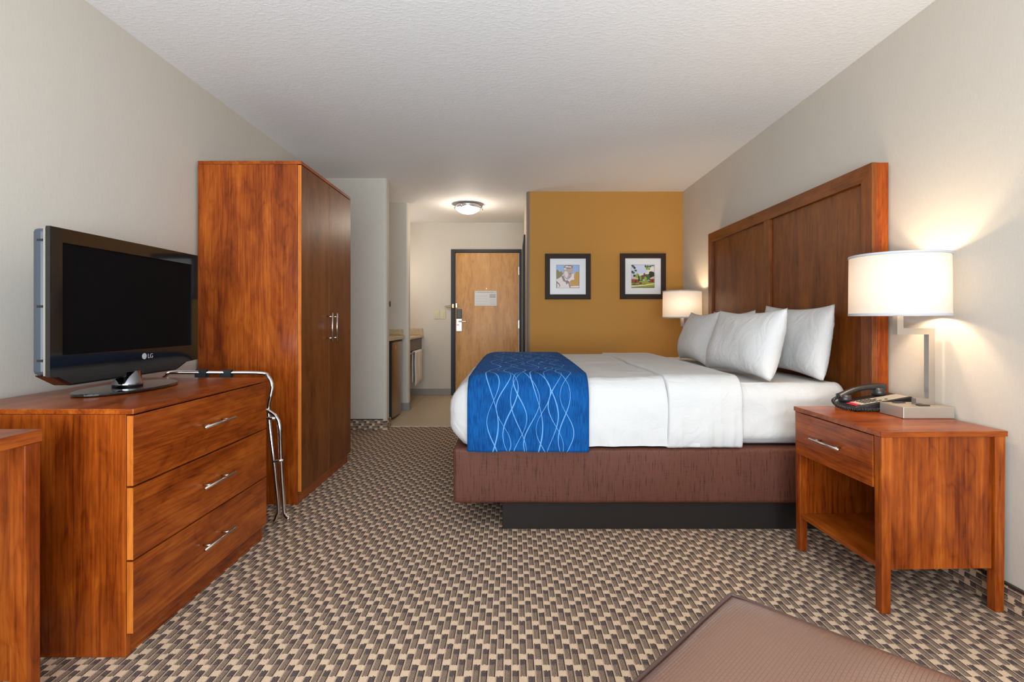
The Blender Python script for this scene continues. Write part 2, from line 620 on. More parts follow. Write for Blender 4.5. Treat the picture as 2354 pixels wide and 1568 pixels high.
def text_mesh(body, size, depth, mat, parent, M):
    cu = bpy.data.curves.new('lettering', 'FONT'); cu.body = body; cu.size = size; cu.extrude = depth
    cu.align_x = 'LEFT'
    tmp = bpy.data.objects.new('lettering', cu); COL.objects.link(tmp)
    bpy.context.view_layer.update()
    me = bpy.data.meshes.new_from_object(tmp.evaluated_get(bpy.context.evaluated_depsgraph_get()))
    bpy.data.objects.remove(tmp); bpy.data.curves.remove(cu)
    me.transform(M); me.name = 'lettering'
    me.materials.clear(); me.materials.append(mat)
    o = bpy.data.objects.new('lettering', me); COL.objects.link(o); o.parent = parent
    return o


# ================================================================ SETTING
XL, XR, ZC = -1.841, 1.811, 2.44
Y_ACC, Y_END, Y_REAR = 5.588, 7.385, -1.0
X_ACC = 0.135                       # where the accent wall ends
Y_STUB0, Y_STUB1 = 5.06, 5.19       # partition beside the wardrobe
Y_PAR0, Y_PAR1 = 6.12, 6.24         # partition between fridge nook and vanity
X_PAR = -1.232
Y_TILE = 5.215

struct(box('floor', XL - 0.1, XR + 0.1, Y_REAR - 0.1, Y_TILE, -0.08, 0, M_carpet), 'brown and beige basket weave carpet')
tf = struct(box('floor', XL - 0.1, X_ACC + 0.1, Y_TILE, Y_END + 0.1, -0.08, -0.004, M_grout), 'beige tiled entry floor')
bmt = bmesh.new(); add_box(bmt, 0.0015, 0.6085, 0.0015, 0.6085, 0, 0.006, 0.0008, 1)
tile_me = None
for ix in range(-2, 3):
    for iy in range(4):
        x0 = -1.235 + 0.61 * ix; y0 = Y_TILE + 0.02 + 0.61 * iy
        x1 = min(x0 + 0.61, X_ACC); y1 = min(y0 + 0.61, Y_END)
        xa = max(x0, XL)
        if x1 - xa < 0.03 or y1 - y0 < 0.03: continue
        box('tile', xa + .0015, x1 - .0015, y0 + .0015, y1 - .0015, -0.004, 0.001, M_tile, tf, 0.0008)
bmt.free()
struct(box('trim_1', XL, X_ACC, Y_TILE - 0.012, Y_TILE + 0.018, -0.004, 0.004, M_grout, bev=0.002), 'pale threshold strip between carpet and tile')
struct(box('ceiling', XL - 0.1, XR + 0.1, Y_REAR - 0.1, Y_END + 0.1, ZC, ZC + 0.1, M_ceil), 'white textured ceiling')
struct(box('wall_left', XL - 0.1, XL, Y_REAR - 0.1, Y_END + 0.1, 0, ZC, M_wall), 'beige wallpapered wall behind the television')
struct(box('wall_right', XR, XR + 0.1, Y_REAR - 0.1, Y_ACC, 0, ZC, M_wall), 'beige wallpapered wall behind the headboard')
struct(box('wall_back', X_ACC + 0.04, XR + 0.1, Y_ACC, Y_ACC + 0.1, 0, ZC, M_accent), 'ochre wallpapered accent wall')

# side of the bathroom, facing the entry, with its doorway
bm = bmesh.new()
DY0, DY1, DZ = 6.02, 6.90, 2.05
add_box(bm, X_ACC, X_ACC + 0.1, Y_ACC + 0.04, DY0, 0, ZC)
add_box(bm, X_ACC, X_ACC + 0.1, DY1, Y_END, 0, ZC)
add_box(bm, X_ACC, X_ACC + 0.1, DY0, DY1, DZ, ZC)
struct(link('wall_bathroom', bm, M_wall), 'beige wall of the bathroom facing the entry')


def corner_round(name, cx, cy, r, a0, a1, mat, z0=0.0):
    """vertical quarter-round corner piece"""
    bm = bmesh.new(); pts = [(cx, cy)]
    for k in range(9):
        a = math.radians(a0 + (a1 - a0) * k / 8)
        pts.append((cx + r * math.cos(a), cy + r * math.sin(a)))
    add_prism(bm, pts, 2, z0, ZC)
    for f in bm.faces: f.smooth = False
    return struct(link(name, bm, mat))


corner_round('trim_2', X_ACC + 0.04, Y_ACC + 0.04, 0.04, 180, 270, M_taupe)['label'] = 'taupe rounded corner of the accent wall'

# bathroom door, closed, with its dark frame
d2 = struct(bpy.data.objects.new('door_2', None), 'bathroom door with dark frame'); COL.objects.link(d2)
d2.location = (X_ACC, DY0, 0)
bm = bmesh.new()
add_box(bm, -0.02, 0.06, 0.0, 0.05, 0, DZ, 0.004)
add_box(bm, -0.02, 0.06, DY1 - DY0 - 0.05, DY1 - DY0, 0, DZ, 0.004)
add_box(bm, -0.02, 0.06, 0.05, DY1 - DY0 - 0.05, DZ - 0.05, DZ, 0.004)
link('door_frame', bm, M_dframe, d2)
box('door_leaf', 0.02, 0.06, 0.052, DY1 - DY0 - 0.052, 0.008, DZ - 0.052, oak, d2, 0.002)

# entry wall with the doorway cut out
FX0, FX1, FZ = -0.886, 0.111, 2.062
bm = bmesh.new()
add_box(bm, XL, FX0, Y_END, Y_END + 0.1, 0, ZC)
add_box(bm, FX1, X_ACC + 0.1, Y_END, Y_END + 0.1, 0, ZC)
add_box(bm, FX0, FX1, Y_END, Y_END + 0.1, FZ, ZC)
struct(link('wall_entry', bm, M_wall), 'beige entry wall around the door')
# stub wall beside the wardrobe and partition beyond the fridge
R = 0.035
bm = bmesh.new()
add_box(bm, XL, X_PAR - R, Y_STUB0, Y_STUB1, 0, ZC)
add_box(bm, X_PAR - R, X_PAR, Y_STUB0 + R, Y_STUB1 - R, 0, ZC)
struct(link('wall_stub', bm, M_wall), 'narrow beige wall beside the wardrobe')
corner_round('trim_3', X_PAR - R, Y_STUB0 + R, R, 270, 360, M_wall)['label'] = 'rounded corner of the wall beside the wardrobe'
corner_round('trim_4', X_PAR - R, Y_STUB1 - R, R, 0, 90, M_wall)['label'] = 'inner rounded corner of the wall beside the wardrobe'
bm = bmesh.new()
add_box(bm, XL, X_PAR - R, Y_PAR0, Y_PAR1, 0, ZC)
add_box(bm, X_PAR - R, X_PAR, Y_PAR0 + R, Y_PAR1 - R, 0, ZC)
struct(link('wall_partition', bm, M_wall), 'beige partition between refrigerator nook and vanity')
corner_round('trim_5', X_PAR - R, Y_PAR0 + R, R, 270, 360, M_wall)['label'] = 'rounded corner of the partition'
corner_round('trim_6', X_PAR - R, Y_PAR1 - R, R, 0, 90, M_wall)['label'] = 'far rounded corner of the partition'

# rear wall with the window that lights the room (behind the camera)
WX0, WX1, WZ0, WZ1 = -1.55, 1.55, 0.48, 2.28
bm = bmesh.new()
add_box(bm, XL, WX0, Y_REAR - 0.1, Y_REAR, 0, ZC); add_box(bm, WX1, XR, Y_REAR - 0.1, Y_REAR, 0, ZC)
add_box(bm, WX0, WX1, Y_REAR - 0.1, Y_REAR, 0, WZ0); add_box(bm, WX0, WX1, Y_REAR - 0.1, Y_REAR, WZ1, ZC)
struct(link('wall_rear', bm, M_wall), 'wall with the window, opposite the accent wall')
w1 = struct(bpy.data.objects.new('window_1', None), 'wide white framed window'); COL.objects.link(w1)
w1.location = (0, Y_REAR - 0.05, WZ0)
bm = bmesh.new(); hw, hh = WX1, WZ1 - WZ0
add_box(bm, -hw, -hw + .05, -.03, .03, 0, hh); add_box(bm, hw - .05, hw, -.03, .03, 0, hh)
add_box(bm, -hw + .05, hw - .05, -.03, .03, 0, .05); add_box(bm, -hw + .05, hw - .05, -.03, .03, hh - .05, hh)
add_box(bm, -.025, .025, -.03, .03, .05, hh - .05)
link('window_frame', bm, M_white, w1)
box('pane', -hw + .05, -.025, -.003, .003, .05, hh - .05, M_glass, w1)
box('pane', .025, hw - .05, -.003, .003, .05, hh - .05, M_glass, w1)


# carpet coves
def cove(name, x0, x1, y0, y1, mat, cap, label):
    o = struct(box(name, x0, x1, y0, y1, 0, 0.098, mat, bev=0.002), label)
    box('cap', cap[0], cap[1], cap[2], cap[3], 0.098, 0.106, M_cap, o)
    return o


cove('baseboard_right', XR - 0.010, XR, Y_REAR, Y_ACC, M_carpet_yz, (XR - 0.013, XR, Y_REAR, Y_ACC), 'carpet strip baseboard below the headboard wall')
cove('baseboard_left', XL, XL + 0.010, Y_REAR, Y_STUB0, M_carpet_yz, (XL, XL + 0.013, Y_REAR, Y_STUB0), 'carpet strip baseboard below the television wall')
cove('baseboard_back', X_ACC + 0.03, XR - 0.013, Y_ACC - 0.010, Y_ACC, M_carpet_xz, (X_ACC + 0.03, XR - 0.013, Y_ACC - 0.013, Y_ACC), 'carpet strip baseboard below the accent wall')
bs = cove('baseboard_stub', XL + 0.013, X_PAR - R + 0.002, Y_STUB0 - 0.010, Y_STUB0, M_carpet_xz, (XL + 0.013, X_PAR - R + 0.002, Y_STUB0 - 0.013, Y_STUB0), 'dark carpet strip baseboard beside the wardrobe')
bm = bmesh.new()
pts = []
for rr in (R + 0.0005, R + 0.0105):
    arc = [(X_PAR - R + rr * math.cos(math.radians(a)), Y_STUB0 + R + rr * math.sin(math.radians(a))) for a in range(270, 361, 10)]
    if rr > R + 0.005:
        pts = pts + list(reversed(arc + [(X_PAR + 0.0105, Y_TILE - 0.02)]))
    else:
        pts = arc + [(X_PAR + 0.0005, Y_TILE - 0.02)]
add_prism(bm, pts, 2, 0, 0.100)
link('corner_strip', bm, M_carpet_yz, bs)

# grey tile base along the entry wall and round the partition
tb = struct(box('baseboard_entry', XL, FX0 - 0.001, Y_END - 0.003, Y_END, 0.001, 0.094, M_grout), 'grey tile baseboard beside the entry door')
xs = [XL + 0.001, -1.714, -1.408, -1.102, FX0 - 0.002]
for a, b in zip(xs[:-1], xs[1:]):
    box('tile', a + .002, b - .002, Y_END - 0.010, Y_END - 0.003, 0.003, 0.093, M_wtile, tb, 0.001)
tb2 = struct(box('baseboard_partition', X_PAR - 0.30, X_PAR + 0.001, Y_PAR0 - 0.003, Y_PAR0, 0.001, 0.094, M_grout), 'grey tile baseboard of the partition')
box('tile', X_PAR - 0.30, X_PAR + 0.010, Y_PAR0 - 0.011, Y_PAR0 - 0.003, 0.001, 0.094, M_wtile, tb2, 0.001)
box('tile', X_PAR + 0.001, X_PAR + 0.010, Y_PAR0, Y_PAR1, 0.001, 0.094, M_wtile, tb2, 0.001)

# ---------------------------------------------------------------- entry door
d1 = struct(bpy.data.objects.new('door_1', None), 'oak veneer entry door in a dark bronze frame'); COL.objects.link(d1)
d1.location = (FX0, Y_END, 0)
w = FX1 - FX0
bm = bmesh.new()
for a, b in ((0, 0.058), (w - 0.036, w)):
    add_box(bm, a, b, -0.022, 0.07, 0, FZ, 0.004)
add_box(bm, 0.058, w - 0.036, -0.022, 0.07, FZ - 0.045, FZ, 0.004)
link('door_frame', bm, M_dframe, d1)
leaf = box('door_leaf', 0.061, w - 0.039, 0.0, 0.045, 0.006, FZ - 0.048, oak, d1, 0.002)
lx = 0.075
pl = box('lock_plate', lx, lx + 0.078, -0.014, -0.001, 0.905, 1.080, M_nickel, d1, 0.003); pl['label'] = 'brushed steel lock plate'
box('card_slot', lx + 0.008, lx + 0.042, -0.016, -0.014, 0.990, 1.000, M_black, pl)
box('card_reader', lx + 0.004, lx + 0.078, -0.030, -0.001, 1.090, 1.215, M_plast_blk, d1, 0.006)
hd = tube('door_handle', smooth_path([(lx + 0.04, -0.014, 1.045), (lx + 0.042, -0.055, 1.045), (lx + 0.06, -0.062, 1.044), (lx + 0.145, -0.062, 1.040)], 6), 0.010, M_satin, d1)
la = tube('swing_latch', smooth_path([(-0.075, -0.030, 1.238), (-0.082, -0.032, 1.248), (-0.070, -0.034, 1.258), (0.030, -0.045, 1.268), (0.038, -0.046, 1.258), (0.030, -0.045, 1.248), (-0.075, -0.030, 1.238)], 6), 0.0055, M_brass, d1, 8)
box('latch_mount', 0.018, 0.048, -0.050, -0.022, 1.232, 1.290, M_brass, la, 0.004)
box('latch_catch', 0.066, 0.090, -0.040, 0.0, 1.235, 1.300, M_satin, la, 0.004)
box('peephole', w * 0.5 - 0.008, w * 0.5 + 0.008, -0.004, 0.0, 1.500, 1.516, M_brass, d1, 0.003)
for z in (1.70, 0.945, 0.18):
    box('hinge', w - 0.046, w - 0.034, -0.026, 0.0, z, z + 0.115, M_satin, d1, 0.002)

nt = thing('notice', 'white printed notice fixed to the entry door', 'notice', (-0.397, Y_END - 0.001, 1.265))
box('sheet', -0.156, 0.156, -0.004, -0.001, 0, 0.209, M_paper, nt)
bm = bmesh.new()
add_box(bm, -0.118, 0.118, -0.0052, -0.0042, 0.186, 0.196)
for k in range(5): add_box(bm, 0.055, 0.142, -0.0050, -0.0042, 0.112 + 0.011 * k, 0.120 + 0.011 * k)
for k in range(4): add_box(bm, 0.052, 0.145, -0.0050, -0.0042, 0.020 + 0.021 * k, 0.023 + 0.021 * k)
for k in range(4): add_box(bm, -0.140, 0.03, -0.0050, -0.0042, 0.022 + 0.038 * k, 0.0245 + 0.038 * k)
add_box(bm, -0.148, -0.136, -0.0050, -0.0042, 0.186, 0.196); add_box(bm, 0.136, 0.148, -0.0050, -0.0042, 0.186, 0.196)
link('printed_lines', bm, M_ink, nt)

for i, (xa, lab) in enumerate(((-1.126, 'ivory light switch on the entry wall, next to the vanity'), (-1.039, 'ivory light switch on the entry wall, next to the door frame'))):
    sw = thing('light_switch', lab, 'light switch', (xa + 0.038, Y_END, 1.080), group='paired entry light switches')
    box('cover_plate', -0.038, 0.038, -0.007, -0.0005, 0, 0.122, M_ivory, sw, 0.003)
    box('rocker', -0.017, 0.017, -0.012, -0.006, 0.028, 0.094, M_ivory, sw, 0.003)

# ---------------------------------------------------------------- ceiling light
LX, LY = -0.545, 6.20
cl = thing('ceiling_light', 'lit frosted dome ceiling light with chrome ring above the entry', 'ceiling light', (LX, LY, ZC))
lathe('ceiling_pan', [(0, -0.0005), (0.135, -0.0005), (0.142, -0.012), (0.142, -0.040), (0, -0.040)], M_chrome, cl)
lathe('ring', [(0.150, -0.030), (0.162, -0.034), (0.164, -0.046), (0.158, -0.054), (0.148, -0.052)], M_chrome, cl, close=True)
lathe('glass_dome', [(0.150, -0.046), (0.140, -0.066), (0.110, -0.090), (0.075, -0.106), (0.035, -0.115), (0, -0.118)], M_dome, cl)
for a in (10, 130, 250):
    c, s_ = math.cos(math.radians(a)), math.sin(math.radians(a))
    bm = bmesh.new()
    add_tube(bm, [(0.166 * c, 0.166 * s_, -0.018), (0.170 * c, 0.170 * s_, -0.066)], 0.009, 10)
    link('clip', bm, M_chrome, cl, True)
o = point_light('entry_lamp_light', (LX, LY, ZC - 0.24), 14, (1.0, 0.88, 0.72), 0.10)

# ---------------------------------------------------------------- fridge nook
nk = thing('nook_counter', 'speckled granite counter above the small refrigerator', 'counter', (-1.56, 5.66, 0.84))
box('slab', XL + 0.56 + 1e-3 - 0.56, -1.275, Y_STUB1 + 0.002, Y_PAR0 - 0.002, 0.845, 0.885, M_granite, None, 0.004, (-1.56, 5.66, 0.84)).parent = nk
nk.children[0].location = (0, 0, 0)
o = box('backsplash', XL + 0.001, -1.29, Y_PAR0 - 0.022, Y_PAR0 - 0.002, 0.886, 0.957, M_granite, None, 0.003, (-1.56, 5.66, 0.84))
o.parent = nk; o.location = (0, 0, 0)
FR = (-1.55, 5.73, 0)
fr = thing('mini_fridge', 'small black refrigerator with stainless door under the counter', 'refrigerator', FR)
box('cabinet', -0.26, 0.205, -0.235, 0.235, 0.012, 0.812, M_black, fr, 0.006)
bm = bmesh.new()
pts = [(0.212, -0.236), (0.262, -0.236)] + [(0.262 + 0.022 * math.cos(a), 0.234 * math.sin(a)) for a in [math.pi / 2 * k / 5 for k in range(-4, 5)]] + [(0.262, 0.236), (0.212, 0.236)]
add_prism(bm, pts, 2, 0.03, 0.826, 0.003)
dr = link('fridge_door', bm, M_steel, fr)
box('door_edge', 0.206, 0.266, -0.2385, -0.2365, 0.03, 0.826, M_black, dr)
box('top_trim', 0.208, 0.28, -0.236, 0.236, 0.827, 0.838, M_black, dr, 0.003)
bm = bmesh.new(); add_lathe(bm, [(0, 0.002), (0.022, 0.002), (0.022, -0.002), (0, -0.002)], 20)
bmesh.ops.rotate(bm, matrix=Matrix.Rotation(math.pi / 2, 3, 'Y'), verts=bm.verts); bmesh.ops.translate(bm, vec=(0.281, -0.12, 0.775), verts=bm.verts)
link('badge', bm, M_amber, dr)
wb = thing('wall_plate', 'small dark wall plate inside the refrigerator nook', 'wall plate', (-1.45, Y_PAR0, 1.2))
box('plate', -0.030, 0.010, -0.010, -0.0005, 0.02, 0.085, M_apron, wb, 0.003)
box('button', -0.018, -0.002, -0.014, -0.010, 0.04, 0.065, M_black, wb)

# ---------------------------------------------------------------- vanity
VN = (-1.56, 6.8, 0.0)
vn = thing('vanity_counter', 'granite vanity counter with taupe apron beside the entry door', 'vanity', VN)
box('slab', XL + 0.001 + 1.56, 0.290, Y_PAR1 - 6.8 + .002, Y_END - 6.8 - .002, 0.822, 0.848, M_granite, vn, 0.004)
box('backsplash', XL + 0.001 + 1.56, 0.276, Y_END - 6.8 - 0.024, Y_END - 6.8 - .002, 0.849, 0.946, M_granite, vn, 0.003)
box('apron', XL + 0.001 + 1.56, 0.262, Y_PAR1 - 6.8 + .002, Y_END - 6.8 - .012, 0.660, 0.821, M_apron, vn, 0.012)
tube('towel_bar', [(0.296, -0.45, 0.648), (0.296, 0.50, 0.648)], 0.006, M_nickel, vn, 10)
for yy in (-0.40, 0.46):
    tube('bar_bracket', [(0.255, yy, 0.672), (0.296, yy, 0.648)], 0.006, M_nickel, vn, 8)


def towel(name, y0, y1, zb, lab, seed):
    """folded hand towel hanging over the bar"""
    t = thing(name, lab, 'towel', (VN[0] + 0.296, VN[1], 0.648))
    bm = bmesh.new(); prof = []
    for k in range(15): prof.append((0.018 + 0.003 * math.sin(k * .5), zb * (1 - k / 14)))
    for k in range(1, 8): prof.append((0.018 * math.cos(math.pi * k / 8), 0.018 * math.sin(math.pi * k / 8)))
    for k in range(15): prof.append((-0.018, zb * 0.9 * (k / 14)))
    th = 0.010; n = 12; rows = []
    for (a, z) in prof:
        row = []
        for j in range(n + 1):
            y = y0 + (y1 - y0) * j / n
            wv = 0.004 * noise.noise(Vector((y * 40 + seed, z * 4, seed)))
            row.append(bm.verts.new((a + wv, y, z)))
        rows.append(row)
    for i in range(len(rows) - 1):
        for j in range(n):
            bm.faces.new([rows[i][j], rows[i][j + 1], rows[i + 1][j + 1], rows[i + 1][j]])
    o = link('towel_cloth', bm, M_towel, t, True)
    md = o.modifiers.new('thick', 'SOLIDIFY'); md.thickness = th; md.offset = 0
    return t


towel('hand_towel', -0.20, 0.02, -0.42, 'long white hand towel on the bar under the vanity, nearer the partition', 1.3)
towel('hand_towel', 0.05, 0.26, -0.40, 'white hand towel on the bar under the vanity, nearer the entry wall', 5.1)
vs = thing('vanity_light', 'lit vanity sconce on the wall over the counter', 'wall lamp', (XL, 6.85, 1.75))
box('back_plate', 0.0005, 0.02, -0.28, 0.28, -0.05, 0.05, M_nickel, vs, 0.004)
for yy in (-0.2, 0.0, 0.2):
    lathe('globe', [(0, -0.055), (0.03, -0.047), (0.05, -0.022), (0.055, 0.0), (0.05, 0.022), (0.03, 0.047), (0, 0.055)], M_dome, vs, 20, (0.08, yy, 0))
point_light('vanity_lamp_light', (XL + 0.26, 6.85, 1.72), 9, (1.0, 0.92, 0.82), 0.08)

# ================================================================ FURNITURE
# ---------------------------------------------------------------- wardrobe
wy0, wy1 = 3.015, 3.925
wd = thing('wardrobe', 'tall cherry wood wardrobe with two plain doors', 'wardrobe', (-1.54, 3.47, 0))


def wbox(name, x0, x1, y0, y1, z0, z1, mat, par, bev=0.002, org=None):
    org = org or par.location
    p = par
    bm = bmesh.new()
    add_box(bm, x0 - org[0], x1 - org[0], y0 - org[1], y1 - org[1], z0 - org[2], z1 - org[2], bev)
    return link(name, bm, mat, p)


wo = tuple(wd.location)
wbox('side_panel', XL + 0.016, -1.250, wy0, wy0 + 0.02, 0, 1.966, cherry[2], wd, 0.001, wo)
wbox('side_panel', XL + 0.016, -1.250, wy1 - 0.02, wy1, 0, 1.966, cherry[2], wd, 0.001, wo)
wbox('back_panel', XL + 0.016, XL + 0.026, wy0 + 0.0205, wy1 - 0.0205, 0.0, 1.966, cherry[2], wd, 0, wo)
wbox('bottom_panel', XL + 0.027, -1.252, wy0 + 0.0205, wy1 - 0.0205, 0.075, 0.095, cherry[1], wd, 0, wo)
wbox('plinth', -1.275, -1.252, wy0 + 0.0205, wy1 - 0.0205, 0, 0.074, cherry[1], wd, 0.001, wo)
wbox('top_panel', XL + 0.016, -1.226, wy0, wy1, 1.967, 1.986, cherry[1], wd, 0.0015, wo)
ym = (wy0 + wy1) / 2
for (a, b, hy) in ((wy0 + 0.001, ym - 0.0015, ym - 0.045), (ym + 0.0015, wy1 - 0.001, ym + 0.045)):
    d = wbox('wardrobe_door', -1.2475, -1.2265, a, b, 0.073, 1.962, brown[2], wd, 0.0012, wo)  # door face in the cherry copy darkened for shade
    wbox('edge_band', -1.2470, -1.2270, a - 0.0008, a - 0.0001, 0.074, 1.961, edging, d, 0, wo)
    bm = bmesh.new()
    hx = -1.190 - wo[0]; y = hy - wo[1]
    add_tube(bm, [(hx, y, 0.925), (hx, y, 1.112)], 0.0055, 10)
    for z in (0.948, 1.089):
        add_tube(bm, [(-1.2268 - wo[0], y, z), (hx, y, z)], 0.0042, 8)
    link('handle', bm, M_satin, d, True)

# ---------------------------------------------------------------- dresser
dy0, dy1 = 1.650, 2.545
do = (-1.52, 2.1, 0)
ds = thing('dresser', 'cherry wood three-drawer dresser under the television', 'dresser', do)
wbox('side_panel', XL + 0.016, -1.226, dy0, dy0 + 0.02, 0, 0.768, cherry[2], ds, 0.001, do)
wbox('side_panel', XL + 0.016, -1.226, dy1 - 0.02, dy1, 0, 0.768, cherry[2], ds, 0.001, do)
wbox('back_panel', XL + 0.016, XL + 0.026, dy0 + 0.0205, dy1 - 0.0205, 0, 0.768, cherry[2], ds, 0, do)
wbox('inner_front', -1.250, -1.230, dy0 + 0.0205, dy1 - 0.0205, 0.080, 0.767, M_black, ds, 0, do)
wbox('plinth', -1.250, -1.228, dy0 + 0.0205, dy1 - 0.0205, 0, 0.079, cherry[1], ds, 0.001, do)
wbox('top_panel', XL + 0.016, -1.200, dy0 - 0.003, dy1 + 0.003, 0.769, 0.786, cherry[1], ds, 0.002, do)
for z0, z1 in ((0.541, 0.764), (0.307, 0.535), (0.074, 0.301)):
    d = wbox('drawer', -1.2245, -1.2045, dy0 + 0.003, dy1 - 0.002, z0, z1, cherry[1], ds, 0.0015, do)
    wbox('edge_band', -1.2240, -1.2050, dy0 + 0.0018, dy0 + 0.0029, z0 + 0.0005, z1 - 0.0005, edging, d, 0, do)
    zc = (z0 + z1) / 2 + 0.006; hx = -1.170 - do[0]; yc = 2.088 - do[1]
    bm = bmesh.new()
    add_tube(bm, [(hx, yc - 0.108, zc), (hx, yc + 0.108, zc)], 0.0055, 10)
    for s_ in (-0.064, 0.064):
        add_tube(bm, [(-1.2048 - do[0], yc + s_, zc), (hx, yc + s_, zc)], 0.0045, 8)
    link('handle', bm, M_satin, d, True)

# ---------------------------------------------------------------- television
TZ = 0.787
tvo = (-1.545, 2.118, TZ)
tv = thing('television', 'black glossy flat screen television on the dresser', 'television', tvo)
hw, zb, zt = 0.402, 0.878 - TZ, 1.377 - TZ
# front bezel, polygon in (y, z), open for the screen
out = [(-hw, zb), (-hw, zt), (hw, zt), (hw, zb)] + [(hw - 2 * hw * k / 12, zb - 0.016 * math.sin(math.pi * k / 12)) for k in range(1, 12)]
bm = bmesh.new()
sy, sz0, sz1 = 0.354, zb + 0.070, zt - 0.048
N = 0.0205
# four bezel bars, mitred
add_prism(bm, [(-hw, zt), (hw, zt), (sy, sz1), (-sy, sz1)], 0, 0.006, N)
add_prism(bm, [(-hw, zb), (-hw, zt), (-sy, sz1), (-sy, sz0)], 0, 0.006, N)
add_prism(bm, [(hw, zb), (hw, zt), (sy, sz1), (sy, sz0)], 0, 0.006, N)
low = [(-hw + 2 * hw * k / 16, zb - 0.018 * math.sin(math.pi * k / 16)) for k in range(17)]
add_prism(bm, low + [(sy, sz0), (-sy, sz0)], 0, 0.006, N)
bz = link('bezel', bm, M_black_gloss, tv)
box('screen', -0.02, 0.0145, -sy - 0.001, sy + 0.001, sz0 - 0.001, sz1 + 0.001, M_screen, tv)
bm = bmesh.new()
pf = [(-0.031, 0.0), (-0.062, 0.0), (-0.088, 0.030), (-0.100, 0.075)]
add_prism(bm, [(-0.002, -hw + 0.004), (-0.040, -hw + 0.004), (-0.066, -hw + 0.045), (-0.078, -hw + 0.12), (-0.078, hw - 0.12), (-0.066, hw - 0.045), (-0.040, hw - 0.004), (-0.002, hw - 0.004)], 2, zb + 0.006, zt - 0.006, 0.012)
bc = link('back_cover', bm, M_tvback, tv)
box('side_trim', -0.0015, 0.0055, -hw - 0.0005, -hw + 0.006, zb + 0.004, zt - 0.004, M_satin, tv)
bm = bmesh.new(); add_prism(bm, [(-hw + 0.02, zb + 0.004), (hw - 0.02, zb + 0.004), (hw - 0.13, zb - 0.040), (-hw + 0.10, zb - 0.040)], 0, -0.060, 0.004, 0.008)
link('lower_lip', bm, M_black_gloss, bc)
for z in (zt - 0.05, (zb + zt) / 2 - 0.02, zb + 0.05):
    box('vent', -0.027, -0.008, -hw + 0.0035, -hw + 0.012, z, z + 0.008, M_black, bc)
MT = Matrix.Translation((N + 0.0006, 0.056, zb + 0.030)) @ Matrix(((0, 0, 1, 0), (1, 0, 0, 0), (0, 1, 0, 0), (0, 0, 0, 1)))
lt = text_mesh('LG', 0.026, 0.0003, M_logo, tv, MT)
bm = bmesh.new(); add_lathe(bm, [(0, 0.0006), (0.0125, 0.0006), (0.0125, -0.0006), (0, -0.0006)], 24)
bmesh.ops.rotate(bm, matrix=Matrix.Rotation(math.pi / 2, 3, 'Y'), verts=bm.verts); bmesh.ops.translate(bm, vec=(N + 0.0006, 0.036, zb + 0.0395), verts=bm.verts)
link('emblem', bm, M_logo, tv)
# neck and stand
bm = bmesh.new(); add_lathe(bm, [(0, 0.012), (0.052, 0.012), (0.053, 0.026), (0.049, 0.031), (0.046, 0.075), (0, 0.075)], 32, (-0.022, 0, 0))
link('neck', bm, M_dkchrome, tv, True)
bm = bmesh.new(); pts = []
for k in range(64):
    a = 2 * math.pi * k / 64; c, s_ = math.cos(a), math.sin(a)
    pts.append((-0.022 + (0.135 if c > 0 else 0.115) * math.copysign(abs(c) ** 1.15, c), 0.245 * math.copysign(abs(s_) ** 0.92, s_)))
add_prism(bm, pts, 2, 0.001, 0.012, 0.003)
link('stand_base', bm, M_black_gloss, tv)

# ---------------------------------------------------------------- luggage rack, folded, between dresser and wardrobe
lro = (-1.55, 2.75, 0)
lr = thing('luggage_rack', 'folded chrome luggage rack leaning between dresser and wardrobe', 'luggage rack', lro)


def rel(p): return Vector(p) - Vector(lro)


def pr(x, y, Y): return rel(px(x, y, Y))


# outer frame: stands on its feet by the dresser's end, top bar across behind the television
oa = [pr(631, 1200, 2.735), pr(636, 1188, 2.74), pr(640, 1168, 2.745), pr(633, 1095, 2.75), pr(621, 990, 2.765), pr(617, 940, 2.775), pr(622, 910, 2.78), pr(625, 885, 2.79), pr(616, 866, 2.80), pr(600, 858, 2.80),
      pr(500, 857, 2.72), pr(398, 856, 2.635), pr(382, 861, 2.625), pr(374, 876, 2.622)]
oa += [rel((-1.775, 2.62, 0.62)), rel((-1.765, 2.61, 0.35)), rel((-1.760, 2.600, 0.06)), rel((-1.772, 2.585, 0.012))]
tube('outer_frame', smooth_path(oa, 6), 0.0108, M_chrome, lr)
ib = [pr(664, 1194, 2.715), pr(657, 1186, 2.725), pr(653, 1168, 2.735), pr(646, 1060, 2.745), pr(643, 985, 2.75), pr(636, 962, 2.755), pr(622, 948, 2.76), pr(604, 943, 2.755)]
ib += [rel((-1.50, 2.68, 0.607)), rel((-1.70, 2.62, 0.607)), rel((-1.735, 2.61, 0.58)), rel((-1.738, 2.60, 0.35)), rel((-1.738, 2.590, 0.06)), rel((-1.728, 2.575, 0.012))]
tube('inner_frame', smooth_path(ib, 6), 0.0108, M_chrome, lr)
for (a, b) in ((pr(629, 1061, 2.735), pr(651, 1058, 2.735)), (rel((-1.775, 2.60, 0.35)), rel((-1.725, 2.60, 0.35)))):
    bm = bmesh.new(); add_tube(bm, [a, b], 0.0065, 10)
    link('rivet', bm, M_chrome, lr, True)
tube('stop_bar', [pr(600, 961, 2.765), pr(634, 962, 2.75)], 0.009, M_chrome, lr)
oap = smooth_path(oa, 6)
